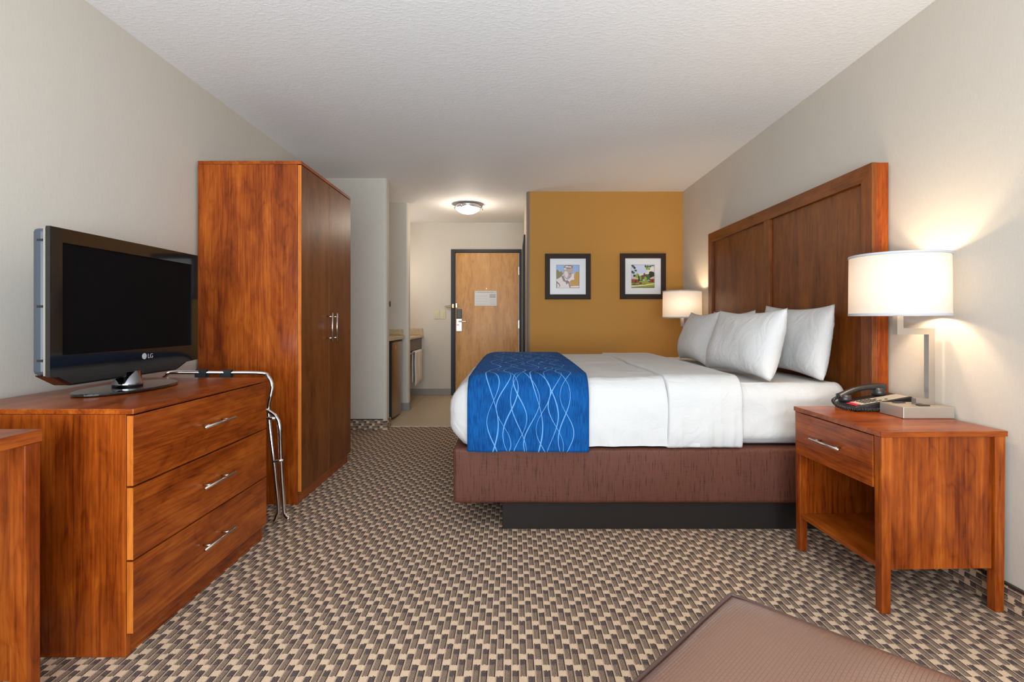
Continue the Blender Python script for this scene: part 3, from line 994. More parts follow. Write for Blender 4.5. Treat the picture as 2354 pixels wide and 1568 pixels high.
for xs in (464, 521):
    def off(p):
        w_ = p + Vector(lro)
        return abs(VX + F_PX * w_.x / w_.y - xs) + (1000 if w_.z < 0.74 else 0)
    near = sorted(oap, key=off)[:2]
    w0, w1_ = [n_ + Vector(lro) for n_ in near]
    q0, q1 = VX + F_PX * w0.x / w0.y, VX + F_PX * w1_.x / w1_.y
    c = w0.lerp(w1_, (xs - q0) / (q1 - q0)); bm = bmesh.new()
    # a webbing loop round the outer frame's bar, hanging to the inner frame
    loop = [(c.y - 0.0145 * math.cos(math.pi * k / 8), c.z + 0.0145 * math.sin(math.pi * k / 8)) for k in range(9)]
    Yi = c.y - 0.045
    loop += [(c.y + 0.014, c.z - 0.02), (c.y - 0.015, 0.70), (Yi + 0.014, 0.595), (Yi, 0.592), (c.y - 0.030, 0.70), (c.y - 0.014, c.z - 0.02)]
    rows = [[bm.verts.new(rel((c.x + dx, y, z))) for dx in (-0.028, 0.028)] for y, z in loop]
    for i in range(len(rows)):
        j = (i + 1) % len(rows)
        bm.faces.new([rows[i][0], rows[i][1], rows[j][1], rows[j][0]])
    o = link('strap', bm, M_strap, lr)
    md = o.modifiers.new('thick', 'SOLIDIFY'); md.thickness = 0.003; md.offset = 0

# ---------------------------------------------------------------- desk corner at the lower left
dk0 = (-1.58, 0.85, 0)
dk = thing('desk', 'cherry wood desk with square legs, beside the dresser', 'desk', dk0)
DX, DYF, DYN, DT = -1.328, 1.472, 0.20, 0.760
wbox('desk_top', XL + 0.016, DX, DYN, DYF, DT - 0.034, DT, cherry[1], dk, 0.002, dk0)
for (xa, ya) in ((DX - 0.050, DYF - 0.048), (DX - 0.050, DYN + 0.004), (XL + 0.02, DYF - 0.048), (XL + 0.02, DYN + 0.004)):
    wbox('leg', xa, xa + 0.046, ya, ya + 0.046, 0, DT - 0.0345, cherry[2], dk, 0.003, dk0)
wbox('end_panel', XL + 0.067, DX - 0.051, DYF - 0.018, DYF - 0.004, 0.06, DT - 0.0345, cherry[2], dk, 0.001, dk0)
wbox('end_panel', XL + 0.067, DX - 0.051, DYN + 0.015, DYN + 0.035, 0.06, DT - 0.0345, cherry[2], dk, 0.001, dk0)
wbox('drawer_rail', DX - 0.09, DX - 0.07, DYN + 0.051, DYF - 0.050, DT - 0.046, DT - 0.0345, cherry[1], dk, 0.001, dk0)

# ---------------------------------------------------------------- headboard
hb0 = (XR, 3.56, 0)
hb = thing('headboard', 'cherry wood framed headboard with shade-darkened front and two recessed panels', 'headboard', hb0)
hy0, hy1, hz, hxf = 2.505, 4.615, 1.824, 1.719
RW = 0.080
TF = 0.022
wbox('backing', hxf + TF + 0.001, XR - 0.012, hy0 + 0.001, hy1 - 0.001, 0.12, hz - 0.001, cherry[2], hb, 0.001, hb0)


def hb_prism(name, pts, mat, x0=hxf, x1=hxf + TF, bev=0.0015):
    bm = bmesh.new()
    add_prism(bm, [(y - hb0[1], z) for y, z in pts], 0, x0 - hb0[0], x1 - hb0[0], bev)
    return link(name, bm, mat, hb)


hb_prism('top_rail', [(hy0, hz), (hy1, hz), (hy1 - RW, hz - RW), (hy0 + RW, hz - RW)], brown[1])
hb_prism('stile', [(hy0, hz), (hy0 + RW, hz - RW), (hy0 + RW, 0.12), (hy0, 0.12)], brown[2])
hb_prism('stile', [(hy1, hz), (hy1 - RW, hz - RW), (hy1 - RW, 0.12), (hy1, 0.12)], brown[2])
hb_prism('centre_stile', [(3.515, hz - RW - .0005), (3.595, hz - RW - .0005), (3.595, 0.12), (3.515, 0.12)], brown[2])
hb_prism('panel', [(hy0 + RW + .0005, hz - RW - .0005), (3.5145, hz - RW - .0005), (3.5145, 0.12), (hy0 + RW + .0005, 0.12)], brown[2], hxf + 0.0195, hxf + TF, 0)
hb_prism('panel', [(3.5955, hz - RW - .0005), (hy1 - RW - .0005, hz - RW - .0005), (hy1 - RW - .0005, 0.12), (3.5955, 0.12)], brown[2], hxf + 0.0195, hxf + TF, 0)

# ---------------------------------------------------------------- bed
bd0 = (0.70, 3.60, 0)
bd = thing('bed', 'king bed with brown fabric box spring on a black platform', 'bed', bd0)
BY0, BY1 = 2.625, 4.575
BXF, BXH = -0.306, 1.712
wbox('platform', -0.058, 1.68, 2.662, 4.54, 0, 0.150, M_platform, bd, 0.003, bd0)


def fab(p, n):
    k = 0.004 * noise.noise(Vector((p.x * 2.2, p.y * 2.2, p.z * 5))) + 0.0022 * noise.noise(Vector((p.x * 9, p.y * 9, p.z * 3)))
    side = 1.0 if abs(n.z) < 0.9 else 0.3
    return p + n * k * side


def fabz(p, n):
    q = fab(p, n)
    if n.z < -0.3:      # uneven lower hem, sagging towards the headboard
        q.z -= 0.007 * max(0, p.x - 0.6) + 0.002 * noise.noise(Vector((p.x * 5, p.y * 5, 0)))
    return q


bm = bmesh.new()
rbox(bm, (BXF - bd0[0], BY0 - bd0[1], 0.142), (BXH - bd0[0], BY1 - bd0[1], 0.420), 0.020, (80, 70, 14), fabz)
bs_ = link('box_spring', bm, M_brownfab, bd, True); bs_['label'] = 'brown slub fabric box spring cover'


def sheet_d(p, n):
    v = Vector((p.x, p.y, p.z))
    k = 0.006 * noise.noise(v * 3.0) + 0.003 * noise.noise(Vector((p.x * 7 + p.z * 9, p.y * 5, p.z * 6)))
    if n.z > 0.9: k *= 0.45
    if n.z < -0.5: k = 0
    if abs(n.y) > 0.3 and n.z > -0.5:
        k += 0.006 * noise.ridged_multi_fractal(Vector((p.x * 3 - p.z * 4, p.y * 2, p.z * 3 + p.x * 2)), 0.9, 2.0, 3, 1.0, 2.0) * 0.9
    return p + n * k


bm = bmesh.new()
rbox(bm, (-0.200 - bd0[0], 2.650 - bd0[1], 0.4255), (1.708 - bd0[0], 4.555 - bd0[1], 0.744), (0.06, 0.075, 0.075), (110, 80, 26), sheet_d)
ms = link('mattress', bm, M_linen, bd, True); ms['label'] = 'mattress in a white fitted sheet'

# duvet, tucked round the foot of the mattress
dv0 = (0.40, 3.60, 0.42)
dv = thing('duvet', 'smooth white duvet tucked over the bed with a folded top', 'duvet', dv0)


def duvet_d(p, n):
    v = Vector((p.x, p.y, p.z))
    k = 0.012 * noise.noise(v * 2.1) + 0.006 * noise.noise(v * 6.0)
    low = max(0.0, 0.12 - p.z) / 0.12 if True else 0
    k += low * 0.013 * noise.noise(Vector((p.x * 14 + p.z * 8, p.y * 14, p.z * 6)))
    k += 0.004 * noise.noise(Vector((p.x * 4 + p.z * 10, p.y * 4, p.z * 9)))
    if n.z > 0.9:
        k += 0.008 * (1 - ((p.y) / 1.0) ** 2)
    # the lower hem is drawn in under the mattress
    q = p + n * k
    if n.z < 0.2:
        t = min(1, max(0, (0.125 - p.z) / 0.125))
        q.x -= n.x * 0.075 * t * t; q.y -= n.y * 0.006 * t
    return q


bm = bmesh.new()
rbox(bm, (-0.332 - dv0[0], 2.608 - dv0[1], 0.260 - dv0[2]), (1.30 - dv0[0], 4.592 - dv0[1], 0.770 - dv0[2]), (0.19, 0.125, 0.165), (90, 110, 26), duvet_d)
bm.normal_update()
# a cover, open below and towards the pillows
bmesh.ops.bisect_plane(bm, geom=bm.verts[:] + bm.edges[:] + bm.faces[:], plane_co=(0, 0, 0.013), plane_no=(0, 0, -1), clear_outer=True)
bmesh.ops.bisect_plane(bm, geom=bm.verts[:] + bm.edges[:] + bm.faces[:], plane_co=(0.93 - dv0[0], 0, 0), plane_no=(1, 0, 0), clear_outer=True)
link('cover', bm, M_linen, dv, True)


def band(name, x0, x1, y0, y1, z0, z1, rad, parent, org, seed):
    """folded-back strip: a rounded profile swept along the bed"""
    prof = []
    def arc(cy, cz, a0, a1, r, n=10):
        return [(cy + r * math.cos(math.radians(a0 + (a1 - a0) * k / n)), cz + r * math.sin(math.radians(a0 + (a1 - a0) * k / n))) for k in range(n + 1)]
    side = 22; top = 70
    P = []
    P += [(y0, z0 + (z1 - rad - z0) * k / side) for k in range(side)]
    P += arc(y0 + rad, z1 - rad, 180, 90, rad)
    P += [(y0 + rad + (y1 - y0 - 2 * rad) * k / top, z1) for k in range(1, top)]
    P += arc(y1 - rad, z1 - rad, 90, 0, rad)
    P += [(y1, z1 - rad - (z1 - rad - z0) * k / side) for k in range(1, side + 1)]
    n = 34
    xs = [0.0, 0.004, 0.012, 0.03] + [0.03 + 0.94 * k / n for k in range(1, n)] + [0.97, 0.988, 0.996, 1.0]
    sh = [0.026, 0.010, 0.003, 0.0] + [0.0] * (n - 1) + [0.0, 0.003, 0.010, 0.026]
    bm = bmesh.new(); rows = []
    cy, cz = (y0 + y1) / 2, z0
    for t, s_ in zip(xs, sh):
        row = []
        for i, (y, z) in enumerate(P):
            yy = y + (s_ if y < y0 + rad else (-s_ if y > y1 - rad else 0)) ; zz = z - (s_ if z > z1 - rad else 0)
            # the two edges wander a little along the strip
            ed = 0.020 * noise.noise(Vector((yy * 2.3 + seed, zz * 2.3, 0.3))) * (1 if t > 0.5 else -1)
            x = x0 + (x1 - x0) * t + ed * (abs(t - 0.5) * 2) ** 2
            on_side = z < z1 - rad * 0.4
            k = 0.004 * noise.noise(Vector((x * 5, yy * 5, zz * 5 + seed)))
            if on_side:
                low = min(1.0, max(0.0, (z1 - 0.05 - z) / 0.25))
                k += low * 0.011 * noise.noise(Vector((x * 24 + seed, yy, zz * 2.0)))
                k += low * 0.005 * noise.noise(Vector((x * 50 + seed, yy, zz * 4)))
                dirn = -1 if y < cy else 1
                yy += dirn * k
                t2 = max(0, (z0 + 0.09 - z) / 0.09); yy -= dirn * 0.020 * t2 * t2
            else:
                zz += k + 0.006 * (1 - ((y - cy) / 1.0) ** 2)
            row.append(bm.verts.new((x - org[0], yy - org[1], zz - org[2])))
        rows.append(row)
    for i in range(len(rows) - 1):
        for j in range(len(P) - 1):
            bm.faces.new([rows[i][j], rows[i + 1][j], rows[i + 1][j + 1], rows[i][j + 1]])
    bmesh.ops.recalc_face_normals(bm, faces=bm.faces[:])
    return link(name, bm, M_linen, parent, True)


fo = band('folded_top', 0.765, 1.150, 2.596, 4.604, 0.427, 0.784, 0.115, dv, dv0, 4.7)
md = fo.modifiers.new('thick', 'SOLIDIFY'); md.thickness = 0.012; md.offset = -1

# ---------------------------------------------------------------- bed runner
rn0 = (0.07, 3.60, 0.42)
RX0, RX1 = -0.231, 0.374
bm = bmesh.new(); uvl = bm.loops.layers.uv.new('UVMap')
ry0, ry1, rz0, rz1, rad = 2.594, 4.606, 0.412, 0.786, 0.125
P = [(ry0, rz0 + (rz1 - rad - rz0) * k / 20) for k in range(20)]
P += [(ry0 + rad + rad * math.cos(math.radians(180 - 90 * k / 12)), rz1 - rad + rad * math.sin(math.radians(180 - 90 * k / 12))) for k in range(13)]
P += [(ry0 + rad + (ry1 - ry0 - 2 * rad) * k / 60, rz1) for k in range(1, 60)]
P += [(ry1 - rad + rad * math.cos(math.radians(90 - 90 * k / 12)), rz1 - rad + rad * math.sin(math.radians(90 - 90 * k / 12))) for k in range(13)]
P += [(ry1, rz1 - rad - (rz1 - rad - rz0) * k / 20) for k in range(1, 21)]
acc = [0.0]
for a, b in zip(P[:-1], P[1:]): acc.append(acc[-1] + math.dist(a, b))
nx = 26; grid = []
for (y, z), L in zip(P, acc):
    row = []
    for i in range(nx + 1):
        t = i / nx; x = RX0 + (RX1 - RX0) * t
        foot = 0.0
        e = 0.004 * noise.noise(Vector((x * 6, y * 3, z * 6)))
        yy = y + (e if z < rz1 - 0.05 else 0) * (1 if y < 3.6 else -1); zz = z + (e * 0.6 if z > rz1 - 0.05 else 0)
        if z > rz1 - 0.01: zz += 0.010 * (1 - ((y - 3.6) / 1.0) ** 2)
        # lies down over the duvet's rounded foot edge
        dxf = max(0.0, (-0.332 + 0.19) - x) / 0.19
        drop = 0.165 * (1 - math.sqrt(max(0, 1 - dxf * dxf)))
        if z > rz1 - 0.06: zz -= drop
        if L < 0.02 or L > acc[-1] - 0.02: zz += 0.006 * noise.noise(Vector((x * 8, 1.7, 0)))
        row.append((bm.verts.new((x - rn0[0], yy - rn0[1], zz - rn0[2])), (t * (RX1 - RX0), L)))
    grid.append(row)
for i in range(len(grid) - 1):
    for j in range(nx):
        q = [grid[i][j], grid[i][j + 1], grid[i + 1][j + 1], grid[i + 1][j]]
        f = bm.faces.new([a[0] for a in q])
        for lp, a in zip(f.loops, q): lp[uvl].uv = a[1]
bmesh.ops.recalc_face_normals(bm, faces=bm.faces[:])
rn = link('bed_runner', bm, M_runner, None, True, rn0)
md = rn.modifiers.new('thick', 'SOLIDIFY'); md.thickness = 0.007; md.offset = 0
tag(rn, 'blue bed runner with pale wavy line pattern across the foot of the bed', 'bed runner')


# ---------------------------------------------------------------- pillows
def pillow(label, base, wid, hgt, thick, lean, yaw, roll, seed):
    """standing pillow; base is the middle of its lower edge, lean tips it towards the headboard"""
    n = 34; bm = bmesh.new(); cache = {}
    M = Matrix.Rotation(yaw, 4, 'Z') @ Matrix.Rotation(lean, 4, 'Y') @ Matrix.Rotation(roll, 4, 'X')
    def vt(i, j, s_):
        edge = i in (0, n) or j in (0, n)
        key = (i, j, 0 if edge else s_)
        if key not in cache:
            u = -1 + 2 * i / n; v = -1 + 2 * j / n
            u = math.copysign(abs(u) ** 0.85, u); v = math.copysign(abs(v) ** 0.85, v)
            y = wid / 2 * u * (1 - 0.075 * (1 - v * v) * u * u)
            z = hgt / 2 * v * (1 - 0.125 * (1 - u * u) * v * v)
            t = thick / 2 * (max(0, 1 - abs(u) ** 2.6) * max(0, 1 - abs(v) ** 2.4)) ** 0.50
            t *= 1 + 0.16 * -v
            w = Vector((y * 4 + seed, z * 4, seed * 1.7))
            t += (0.009 * noise.noise(w) + 0.004 * noise.noise(w * 3)) * (1 - max(abs(u), abs(v)) ** 4)
            ra = max(abs(u), abs(v))
            if ra > 0.55:
                t += 0.0035 * noise.noise(Vector((u * 9 + seed, v * 9, 2))) * (ra - .55) * 2 * (0 if edge else 1)
            x = -s_ * t if not edge else 0.004 * noise.noise(Vector((u * 4, v * 4, seed)))
            # corners droop a little
            x -= 0.014 * max(0, (abs(u) - .5) / .5) * max(0, (v - .5) / .5)
            w_ = M @ Vector((x, y, z + hgt / 2))
            if w_.z < 0: w_.z *= 0.06          # rests on the mattress
            cache[key] = bm.verts.new(w_)
        return cache[key]
    for s_ in (1, -1):
        for i in range(n):
            for j in range(n):
                vs = [vt(i, j, s_), vt(i + 1, j, s_), vt(i + 1, j + 1, s_), vt(i, j + 1, s_)]
                bm.faces.new(vs if s_ > 0 else list(reversed(vs)))
    bmesh.ops.recalc_face_normals(bm, faces=bm.faces[:])
    o = link('pillow', bm, M_linen, None, True, base)
    return tag(o, label, 'pillow', 'white pillows on the bed')


pillow('white pillow against the headboard, on the side of the telephone nightstand', (1.590, 3.05, 0.7535), 0.74, 0.405, 0.165, math.radians(10), math.radians(0), math.radians(1), 1.1)
pillow('white pillow leaning on another, on the side of the telephone nightstand', (1.270, 3.005, 0.7535), 0.72, 0.385, 0.20, math.radians(16), math.radians(5), 0, 4.2)
pillow('white pillow leaning on another, on the side of the accent wall', (1.320, 3.87, 0.7535), 0.73, 0.385, 0.20, math.radians(16), math.radians(-4), 0, 7.7)
pillow('white pillow against the headboard, on the side of the accent wall', (1.590, 3.92, 0.7535), 0.74, 0.385, 0.165, math.radians(10), 0, 0, 9.3)


# ---------------------------------------------------------------- nightstands
def nightstand(label, loc, rz):
    """origin: floor under the front corner by the camera; x to the wall, y along the wall"""
    t = thing('nightstand', label, 'nightstand', loc, rz, 'nightstands beside the bed')
    D, Wd, H = 0.470, 0.562, 0.663
    box('top', 0, D, 0, Wd, H - 0.020, H, cherry[0], t, 0.0015)
    lg = 0.040
    for (x, y) in ((0.004, 0.004), (D - lg - 0.004, 0.004), (0.004, Wd - lg - 0.004), (D - lg - 0.004, Wd - lg - 0.004)):
        bm = bmesh.new()
        add_box(bm, x, x + lg, y, y + lg, 0, H - 0.0205, 0.003)
        for v in bm.verts:      # taper towards the foot
            k = 1 - 0.16 * max(0, (0.16 - v.co.z) / 0.16)
            v.co.x = x + lg / 2 + (v.co.x - x - lg / 2) * k; v.co.y = y + lg / 2 + (v.co.y - y - lg / 2) * k
        link('leg', bm, cherry[2], t)
    for y in (0.018, Wd - 0.036):
        box('side_panel', 0.0445, D - 0.0445, y, y + 0.018, 0.156, H - 0.0205, cherry[2], t, 0.001)
    box('back_panel', D - 0.036, D - 0.022, 0.0445, Wd - 0.0445, 0.156, H - 0.0205, cherry[2], t, 0.0)
    box('shelf', 0.010, D - 0.037, 0.0445, Wd - 0.0445, 0.156, 0.174, cherry[1], t, 0.001)
    box('drawer_floor', 0.024, D - 0.037, 0.0445, Wd - 0.0445, 0.450, 0.462, cherry[1], t, 0.0)
    d = box('drawer', 0.0015, 0.0215, 0.0465, Wd - 0.0165, 0.449, H - 0.0235, cherry[1], t, 0.0015)
    bm = bmesh.new(); zc = 0.550; yc = Wd / 2 + 0.01
    add_tube(bm, [(-0.030, yc - 0.098, zc), (-0.030, yc + 0.098, zc)], 0.0050, 10)
    for s_ in (-0.064, 0.064): add_tube(bm, [(0.0013, yc + s_, zc), (-0.030, yc + s_, zc)], 0.0042, 8)
    link('handle', bm, M_satin, d, True)
    return t


NS = (1.327, 1.884, 0)
nightstand('cherry nightstand with a drawer, carrying the telephone', NS, math.radians(1.6))
nightstand('cherry nightstand in the corner by the accent wall', (1.322, 4.640, 0), 0)
NTOP = 0.664


# ---------------------------------------------------------------- table lamps
def lamp(label, cx, cy, zt):
    """cx, cy: under the shade's centre"""
    t = thing('table_lamp', label, 'lamp', (cx, cy, NTOP), 0, 'bedside lamps')
    bs = box('lamp_base', -0.030, 0.180, -0.070, 0.068, 0, 0.047, M_base_nk, t, 0.002)
    for (a, b) in ((0.010, 0.03), (0.055, -0.045)):
        box('outlet', a, a + 0.045, b, b + 0.022, 0.0472, 0.051, M_plast_blk, bs, 0.001)
    # bent square-tube stem: foot on the base, up, back under the shade, up
    bm = bmesh.new(); a = 0.013
    xo = 0.132
    add_box(bm, xo - 0.066, xo + a, -a, a, 0.0475, 0.0735)
    add_box(bm, xo - a, xo + a, -a, a, 0.0735, 0.342)
    add_box(bm, -a, xo + a, -a, a, 0.342, 0.368)
    add_box(bm, -a, a, -a, a, 0.368, 0.470)
    link('stem', bm, M_nickel, t)
    z0, z1, r = 0.420, 0.676, 0.178
    lathe('shade', [(r, z0), (r - 0.001, z0 + (z1 - z0) / 2), (r - 0.002, z1)], M_shade, t, 64)
    for z in (z0, z1 - 0.010):
        lathe('shade_trim', [(r + 0.001, z), (r + 0.001, z + 0.010), (r - 0.003, z + 0.010), (r - 0.003, z)], M_trim, t, 64, close=True)
    bm = bmesh.new()
    for k in range(3):
        ang = 2 * math.pi * k / 3
        add_tube(bm, [(0.016 * math.cos(ang), 0.016 * math.sin(ang), 0.470), ((r - 0.003) * math.cos(ang), (r - 0.003) * math.sin(ang), z1 - 0.012)], 0.0018, 6)
    link('shade_spider', bm, M_nickel, t, True)
    lathe('bulb', [(0, 0.470), (0.013, 0.472), (0.015, 0.50), (0.028, 0.525), (0.030, 0.545), (0.020, 0.568), (0, 0.575)], M_bulb, t, 24)
    for dy in (-0.075, 0.075):
        point_light('bedside_bulb', (cx - 0.01, cy + dy, NTOP + 0.548), 6.8, WARM, 0.025)
    return t


lamp('lit table lamp with white drum shade beside the telephone', 1.620, 2.200, 0)
lamp('lit table lamp with white drum shade in the corner by the accent wall', 1.590, 4.930, 0)

# ---------------------------------------------------------------- telephone
ph = thing('telephone', 'black desk telephone with beige keypad on the nightstand', 'telephone', (1.505, 2.298, NTOP), math.radians(2))
PW, PL = 0.146, 0.262            # y and x extents
bm = bmesh.new()
prof = [(0.0, 0.002), (0.0, 0.018), (0.012, 0.024), (PL - 0.006, 0.064), (PL, 0.060), (PL, 0.036), (PL - 0.05, 0.014), (0.10, 0.002)]
add_prism(bm, prof, 1, 0, PW, 0.004)
link('phone_body', bm, M_plast_blk, ph)


def on_face(x): return 0.024 + (x - 0.012) * (0.040 / (PL - 0.018))


SL = math.atan2(0.040, PL - 0.018)


def face_box(name, x0, x1, y0, y1, h0, h1, mat, par):
    bm = bmesh.new()
    add_box(bm, x0, x1, y0, y1, h0, h1, 0.0008, 1)
    for v in bm.verts: v.co.z += on_face(v.co.x)
    return link(name, bm, mat, par)


fp = face_box('faceplate', 0.030, PL - 0.014, 0.008, 0.084, 0.0003, 0.0016, M_face, ph); fp['label'] = 'beige keypad faceplate'
face_box('message_lamp', 0.006, 0.026, 0.012, 0.072, 0.000, 0.003, M_red, ph)
for i in range(5):
    for j in range(4):
        if i < 4 or j % 2 == 0:
            face_box('key', 0.052 + i * 0.017, 0.063 + i * 0.017, 0.014 + j * 0.016, 0.024 + j * 0.016, 0.0017, 0.0042, M_key, fp)
face_box('key', 0.038, 0.046, 0.070, 0.081, 0.0017, 0.004, M_redk, fp)
face_box('key', 0.150, 0.160, 0.018, 0.028, 0.0017, 0.004, M_key, fp)
# handset bridging the cradle
pts = smooth_path([(0.004, 0.115, 0.046), (0.028, 0.115, 0.060), (0.075, 0.115, 0.080), (0.130, 0.115, 0.091), (0.185, 0.115, 0.094), (0.214, 0.115, 0.088)], 6)
bm = bmesh.new()
rr = [0.0125 + 0.008 * abs(2 * k / (len(pts) - 1) - 1) ** 2 for k in range(len(pts))]
add_tube(bm, pts, rr, 14)
for (x, z, z2) in ((0.030, 0.028, 0.058), (0.190, 0.056, 0.090)):
    add_lathe(bm, [(0, z), (0.026, z), (0.029, z + 0.010), (0.024, z2), (0, z2)], 20, (x, 0.115, 0))
link('handset', bm, M_plast_blk, ph, True)
box('blue_plug', 0.195, 0.206, 0.004, 0.016, 0.012, 0.024, M_blue_tab, ph, 0.001)
# coiled cord from the handset round the front of the phone
ctrl = [(0.004, 0.115, 0.050), (-0.022, 0.120, 0.030), (-0.030, 0.070, 0.012), (-0.022, 0.010, 0.010), (0.012, -0.010, 0.0095), (0.055, -0.014, 0.0095), (0.100, -0.012, 0.0095)]
cp = smooth_path(ctrl, 46); hel = []
for i, p in enumerate(cp):
    d = (cp[min(i + 1, len(cp) - 1)] - cp[max(i - 1, 0)]).normalized()
    a = d.cross(Vector((0, 0, 1))).normalized(); b = a.cross(d)
    th = i * 0.95
    hel.append(p + (a * math.cos(th) + b * math.sin(th)) * 0.0062)
tube('coiled_cord', hel, 0.0021, M_plast_blk, ph, 6)

# ---------------------------------------------------------------- pictures on the accent wall
FL = lambda name, r, g, b: plain('print_' + name, srgb(r, g, b), 0.8)
PM = {k: FL(k, *v) for k, v in dict(sky=(150, 180, 225), haze=(236, 226, 222), gold=(196, 142, 40), olive=(128, 110, 30), stone=(188, 160, 152), stone_l=(228, 214, 210),
      stone_d=(128, 104, 104), pale=(205, 214, 238), leaf=(70, 100, 24), leaf_d=(34, 50, 18), leaf_l=(150, 170, 40), brick=(150, 62, 40), roof=(222, 190, 170), grass=(160, 165, 38), path=(232, 218, 190), plum=(120, 60, 72)).items()}
PK = list(PM)


def print_mesh(shapes, parent, y):
    """flat print: overlapping coloured shapes on a 0..1 square of side 0.242 m"""
    bm = bmesh.new(); Sd = 0.242
    for i, (key, pts) in enumerate(shapes):
        vs = [bm.verts.new(((px_ - 0.5) * Sd, y - 0.00012 * i, (py_ - 0.5) * Sd)) for px_, py_ in pts]
        f = bm.faces.new(vs); f.material_index = PK.index(key)
        f.normal_update()
        if f.normal.y > 0: f.normal_flip()
    return link('print', bm, [PM[k] for k in PK], parent)


def blob(cx, cy, rx, ry, n=18, j=0.12, seed=1.0, a0=0, a1=360):
    out = []
    for k in range(n):
        a = math.radians(a0 + (a1 - a0) * k / n)
        q = 1 + j * noise.noise(Vector((math.cos(a) * 3 + seed, math.sin(a) * 3, seed * 2)))
        out.append((min(1, max(0, cx + rx * q * math.cos(a))), min(1, max(0, cy + ry * q * math.sin(a)))))
    return out


sq = [(0, 0), (1, 0), (1, 1), (0, 1)]
statue = [('sky', sq), ('pale', [(0, .25), (1, .25), (1, .62), (0, .66)]), ('haze', [(.1, .05), (1, .1), (1, .56), (.6, .64), (.3, .6)]),
          ('olive', blob(.05, .55, .17, .22, 18, .5, 3)), ('olive', blob(.22, .62, .07, .10, 14, .6, 8)),
          ('gold', blob(.90, .46, .13, .25, 20, .3, 5)), ('gold', [(.58, .0), (1, 0), (1, .36), (.90, .38), (.66, .35), (.58, .28)]), ('haze', [(.62, .02), (1, .02), (1, .09), (.62, .07)]),
          ('stone_l', [(0, 0), (0, .36), (.12, .44), (.25, .52), (.36, .34), (.44, .30), (.60, .20), (.60, 0)]),
          ('stone_d', [(.0, 0), (.10, 0), (.17, .10), (.12, .20), (.03, .28), (.0, .30)]), ('stone_l', [(.03, 0), (.09, .0), (.13, .09), (.09, .16), (.03, .2)]),
          ('stone_d', [(.22, .50), (.30, .54), (.40, .32), (.36, .26), (.30, .30)]),
          ('stone_d', [(.34, .30), (.48, .34), (.56, .28), (.62, .02), (.58, .0), (.52, .22), (.44, .14), (.40, .26)]),
          ('stone', [(.31, .52), (.31, .78), (.40, .92), (.55, .97), (.68, .93), (.75, .82), (.70, .70), (.72, .62), (.66, .59), (.68, .52), (.62, .46), (.56, .38), (.46, .36), (.38, .42)]),
          ('stone_l', [(.34, .60), (.36, .74), (.48, .72), (.52, .58), (.46, .44), (.40, .46)]),
          ('stone_d', [(.56, .62), (.66, .66), (.64, .60), (.57, .58)]), ('stone_d', [(.54, .48), (.62, .50), (.61, .47), (.55, .45)]),
          ('stone_d', blob(.52, .92, .20, .08, 26, .5, 2)), ('stone_l', blob(.46, .93, .08, .04, 14, .5, 6)), ('stone_l', blob(.60, .92, .07, .035, 14, .5, 9)), ('stone_l', blob(.38, .84, .05, .05, 14, .5, 4))]
park = [('pale', sq), ('haze', [(.30, .4), (1, .4), (1, .88), (.80, .80), (.60, .62), (.34, .62)]), ('haze', blob(.86, .80, .18, .10, 18, .4, 2)),
        ('plum', [(.46, .36), (.70, .36), (.70, .54), (.64, .60), (.60, .58), (.60, .64), (.54, .64), (.54, .58), (.46, .54)]),
        ('leaf_d', blob(.88, .52, .16, .20, 20, .4, 7)), ('leaf', blob(.70, .46, .11, .13, 18, .4, 4)), ('leaf_l', blob(.62, .40, .06, .10, 14, .4, 4.4)),
        ('leaf_l', blob(.27, .50, .09, .12, 18, .5, 3)), ('leaf_d', [(.29, .28), (.37, .28), (.36, .48), (.30, .56)]), ('leaf', blob(.43, .40, .08, .14, 16, .4, 11)), ('leaf_l', blob(.40, .42, .04, .10, 14, .4, 12)),
        ('grass', [(0, 0), (1, 0), (1, .30), (0, .28)]), ('leaf', [(0, .22), (.6, .20), (1, .24), (1, .30), (.4, .31), (0, .28)]), ('grass', [(.30, .20), (.8, .22), (.7, .29), (.36, .29)]),
        ('brick', [(0, .20), (.29, .20), (.29, .38), (0, .40)]), ('roof', [(0, .38), (.30, .37), (.30, .42), (0, .48)]), ('leaf_d', [(.15, .20), (.21, .20), (.21, .32), (.15, .32)]),
        ('brick', [(.80, .24), (1, .22), (1, .40), (.82, .39)]), ('roof', [(.80, .38), (1, .39), (1, .50), (.84, .44)]), ('leaf_d', [(.90, .23), (.94, .23), (.94, .36), (.90, .36)]),
        ('plum', blob(.40, .19, .08, .05, 14, .4, 5)), ('leaf', blob(.12, .14, .10, .04, 14, .4, 3)), ('leaf', blob(.27, .12, .06, .03, 14, .4, 6)), ('leaf', blob(.58, .14, .09, .03, 14, .4, 9)),
        ('path', [(0, .03), (.5, .08), (1, .15), (1, .19), (.45, .12), (0, .09)]), ('leaf', [(0, 0), (1, 0), (1, .04), (0, .015)]),
        ] + [('leaf' if k % 2 else 'leaf_d', blob(.03 + .05 * (k % 4), .98 - .075 * k + .02 * (k % 3), .055, .05, 9, .7, k + 1.0)) for k in range(7)] + \
        [('leaf_l' if k % 2 else 'leaf', blob(.62 + .05 * k, .93 - .05 * ((k * 2) % 4), .05, .055, 9, .8, k + 20.0)) for k in range(5)] + [('leaf', blob(.88 + .04 * k, .97, .04, .02, 9, .8, k + 31.0)) for k in range(3)]


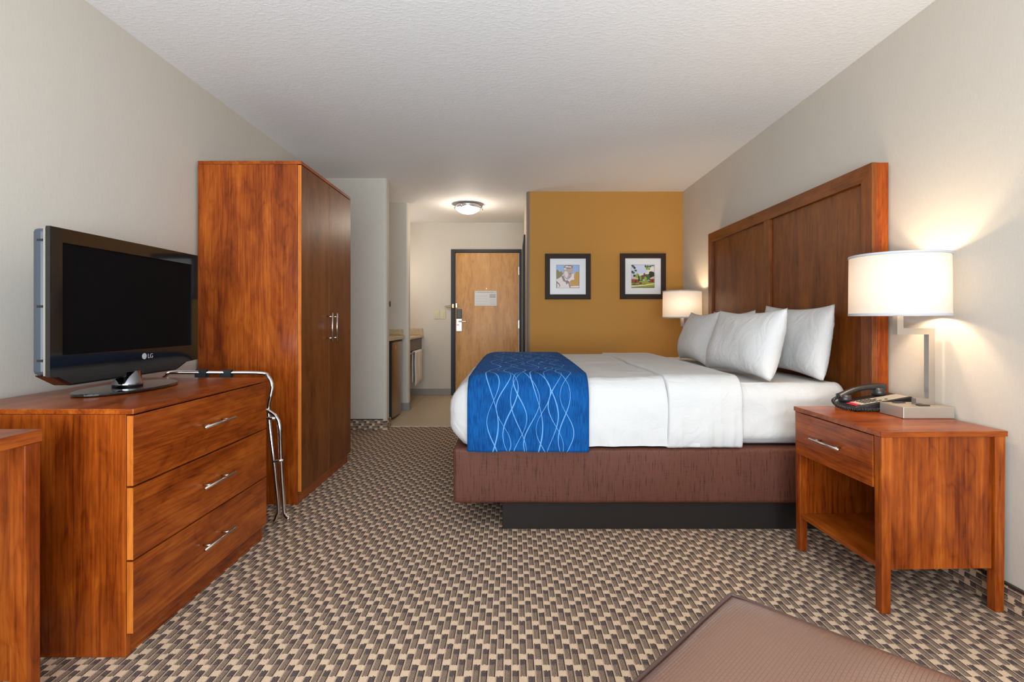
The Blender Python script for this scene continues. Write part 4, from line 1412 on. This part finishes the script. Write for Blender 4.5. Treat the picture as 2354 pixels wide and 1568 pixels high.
def picture(label, cx, cz, shapes):
    t = thing('picture', label, 'picture', (cx, Y_ACC, cz), group='framed prints on the accent wall')
    h, wv = 0.243, 0.052
    fr = []
    for (a, b, c, d) in (((-h, -h), (h, -h), (h - wv, -h + wv), (-h + wv, -h + wv)), ((-h, h), (h, h), (h - wv, h - wv), (-h + wv, h - wv)),
                         ((-h, -h), (-h, h), (-h + wv, h - wv), (-h + wv, -h + wv)), ((h, -h), (h, h), (h - wv, h - wv), (h - wv, -h + wv))):
        bm = bmesh.new()
        add_prism(bm, [a, b, c, d], 1, -0.030, -0.001, 0.0012)
        link('frame_bar', bm, M_frame, t)
    bm = bmesh.new()
    q = h - wv + 0.001; i = 0.124
    for pts in ([(-q, -q), (q, -q), (i, -i), (-i, -i)], [(-q, q), (q, q), (i, i), (-i, i)], [(-q, -q), (-q, q), (-i, i), (-i, -i)], [(q, -q), (q, q), (i, i), (i, -i)]):
        add_prism(bm, pts, 1, -0.018, -0.014)
    link('mat_board', bm, M_mat, t)
    print_mesh(shapes, t, -0.0128)
    box('glass', -q, q, -0.0235, -0.0220, -q, q, M_pglass, t)
    return t


pc = px(1305, 636, Y_ACC); picture('framed print of a stone statue with bowed head on the ochre wall', pc.x, pc.z, statue)
pc = px(1477, 635.5, Y_ACC); picture('framed print of a green park with brick buildings on the ochre wall', pc.x, pc.z, park)

# ---------------------------------------------------------------- ottoman
ot0 = (0.492, 0.742, 0)
ot = thing('ottoman', 'square brown leather ottoman with piped edges', 'ottoman', ot0, math.radians(45))
hs = 0.310
bm = bmesh.new(); uvl = bm.loops.layers.uv.new('UVMap')
n = 40; rows = []
for i in range(n + 1):
    row = []
    for j in range(n + 1):
        u = -1 + 2 * i / n; v = -1 + 2 * j / n
        m = max(abs(u), abs(v))
        dome = 0.034 * (1 - u ** 4) ** 0.5 * (1 - v ** 4) ** 0.5
        z = 0.440 + dome + 0.005 * noise.noise(Vector((u * 1.6, v * 1.6, 1.0)))
        row.append(bm.verts.new((u * hs, v * hs, z)))
    rows.append(row)
for i in range(n):
    for j in range(n):
        f = bm.faces.new([rows[i][j], rows[i + 1][j], rows[i + 1][j + 1], rows[i][j + 1]])
        for lp in f.loops: lp[uvl].uv = (lp.vert.co.x, lp.vert.co.y)
rim = [rows[i][0] for i in range(n)] + [rows[n][j] for j in range(n)] + [rows[n - i][n] for i in range(n)] + [rows[0][n - j] for j in range(n)]
lowr = [bm.verts.new((v.co.x * 0.995, v.co.y * 0.995, 0.10)) for v in rim]
for k in range(len(rim)):
    f = bm.faces.new([rim[(k + 1) % len(rim)], rim[k], lowr[k], lowr[(k + 1) % len(rim)]])
    for lp in f.loops: lp[uvl].uv = (lp.vert.co.x + lp.vert.co.y, lp.vert.co.z)
bm.faces.new(lowr)
bmesh.ops.recalc_face_normals(bm, faces=bm.faces[:])
pp = [Vector((v.co.x * 1.004, v.co.y * 1.004, v.co.z + 0.003)) for v in rim]
cu = link('cushion', bm, M_leather, ot, True)
md = cu.modifiers.new('edge', 'EDGE_SPLIT'); md.split_angle = math.radians(50)
bm = bmesh.new(); add_tube(bm, pp + [pp[0]], 0.0045, 10, False); link('piping', bm, M_piping, ot, True)
for sx in (-1, 1):
    for sy in (-1, 1):
        bm = bmesh.new(); add_box(bm, sx * 0.27 - 0.025, sx * 0.27 + 0.025, sy * 0.27 - 0.025, sy * 0.27 + 0.025, 0, 0.1, 0.003)
        link('leg', bm, cherry[2], ot)
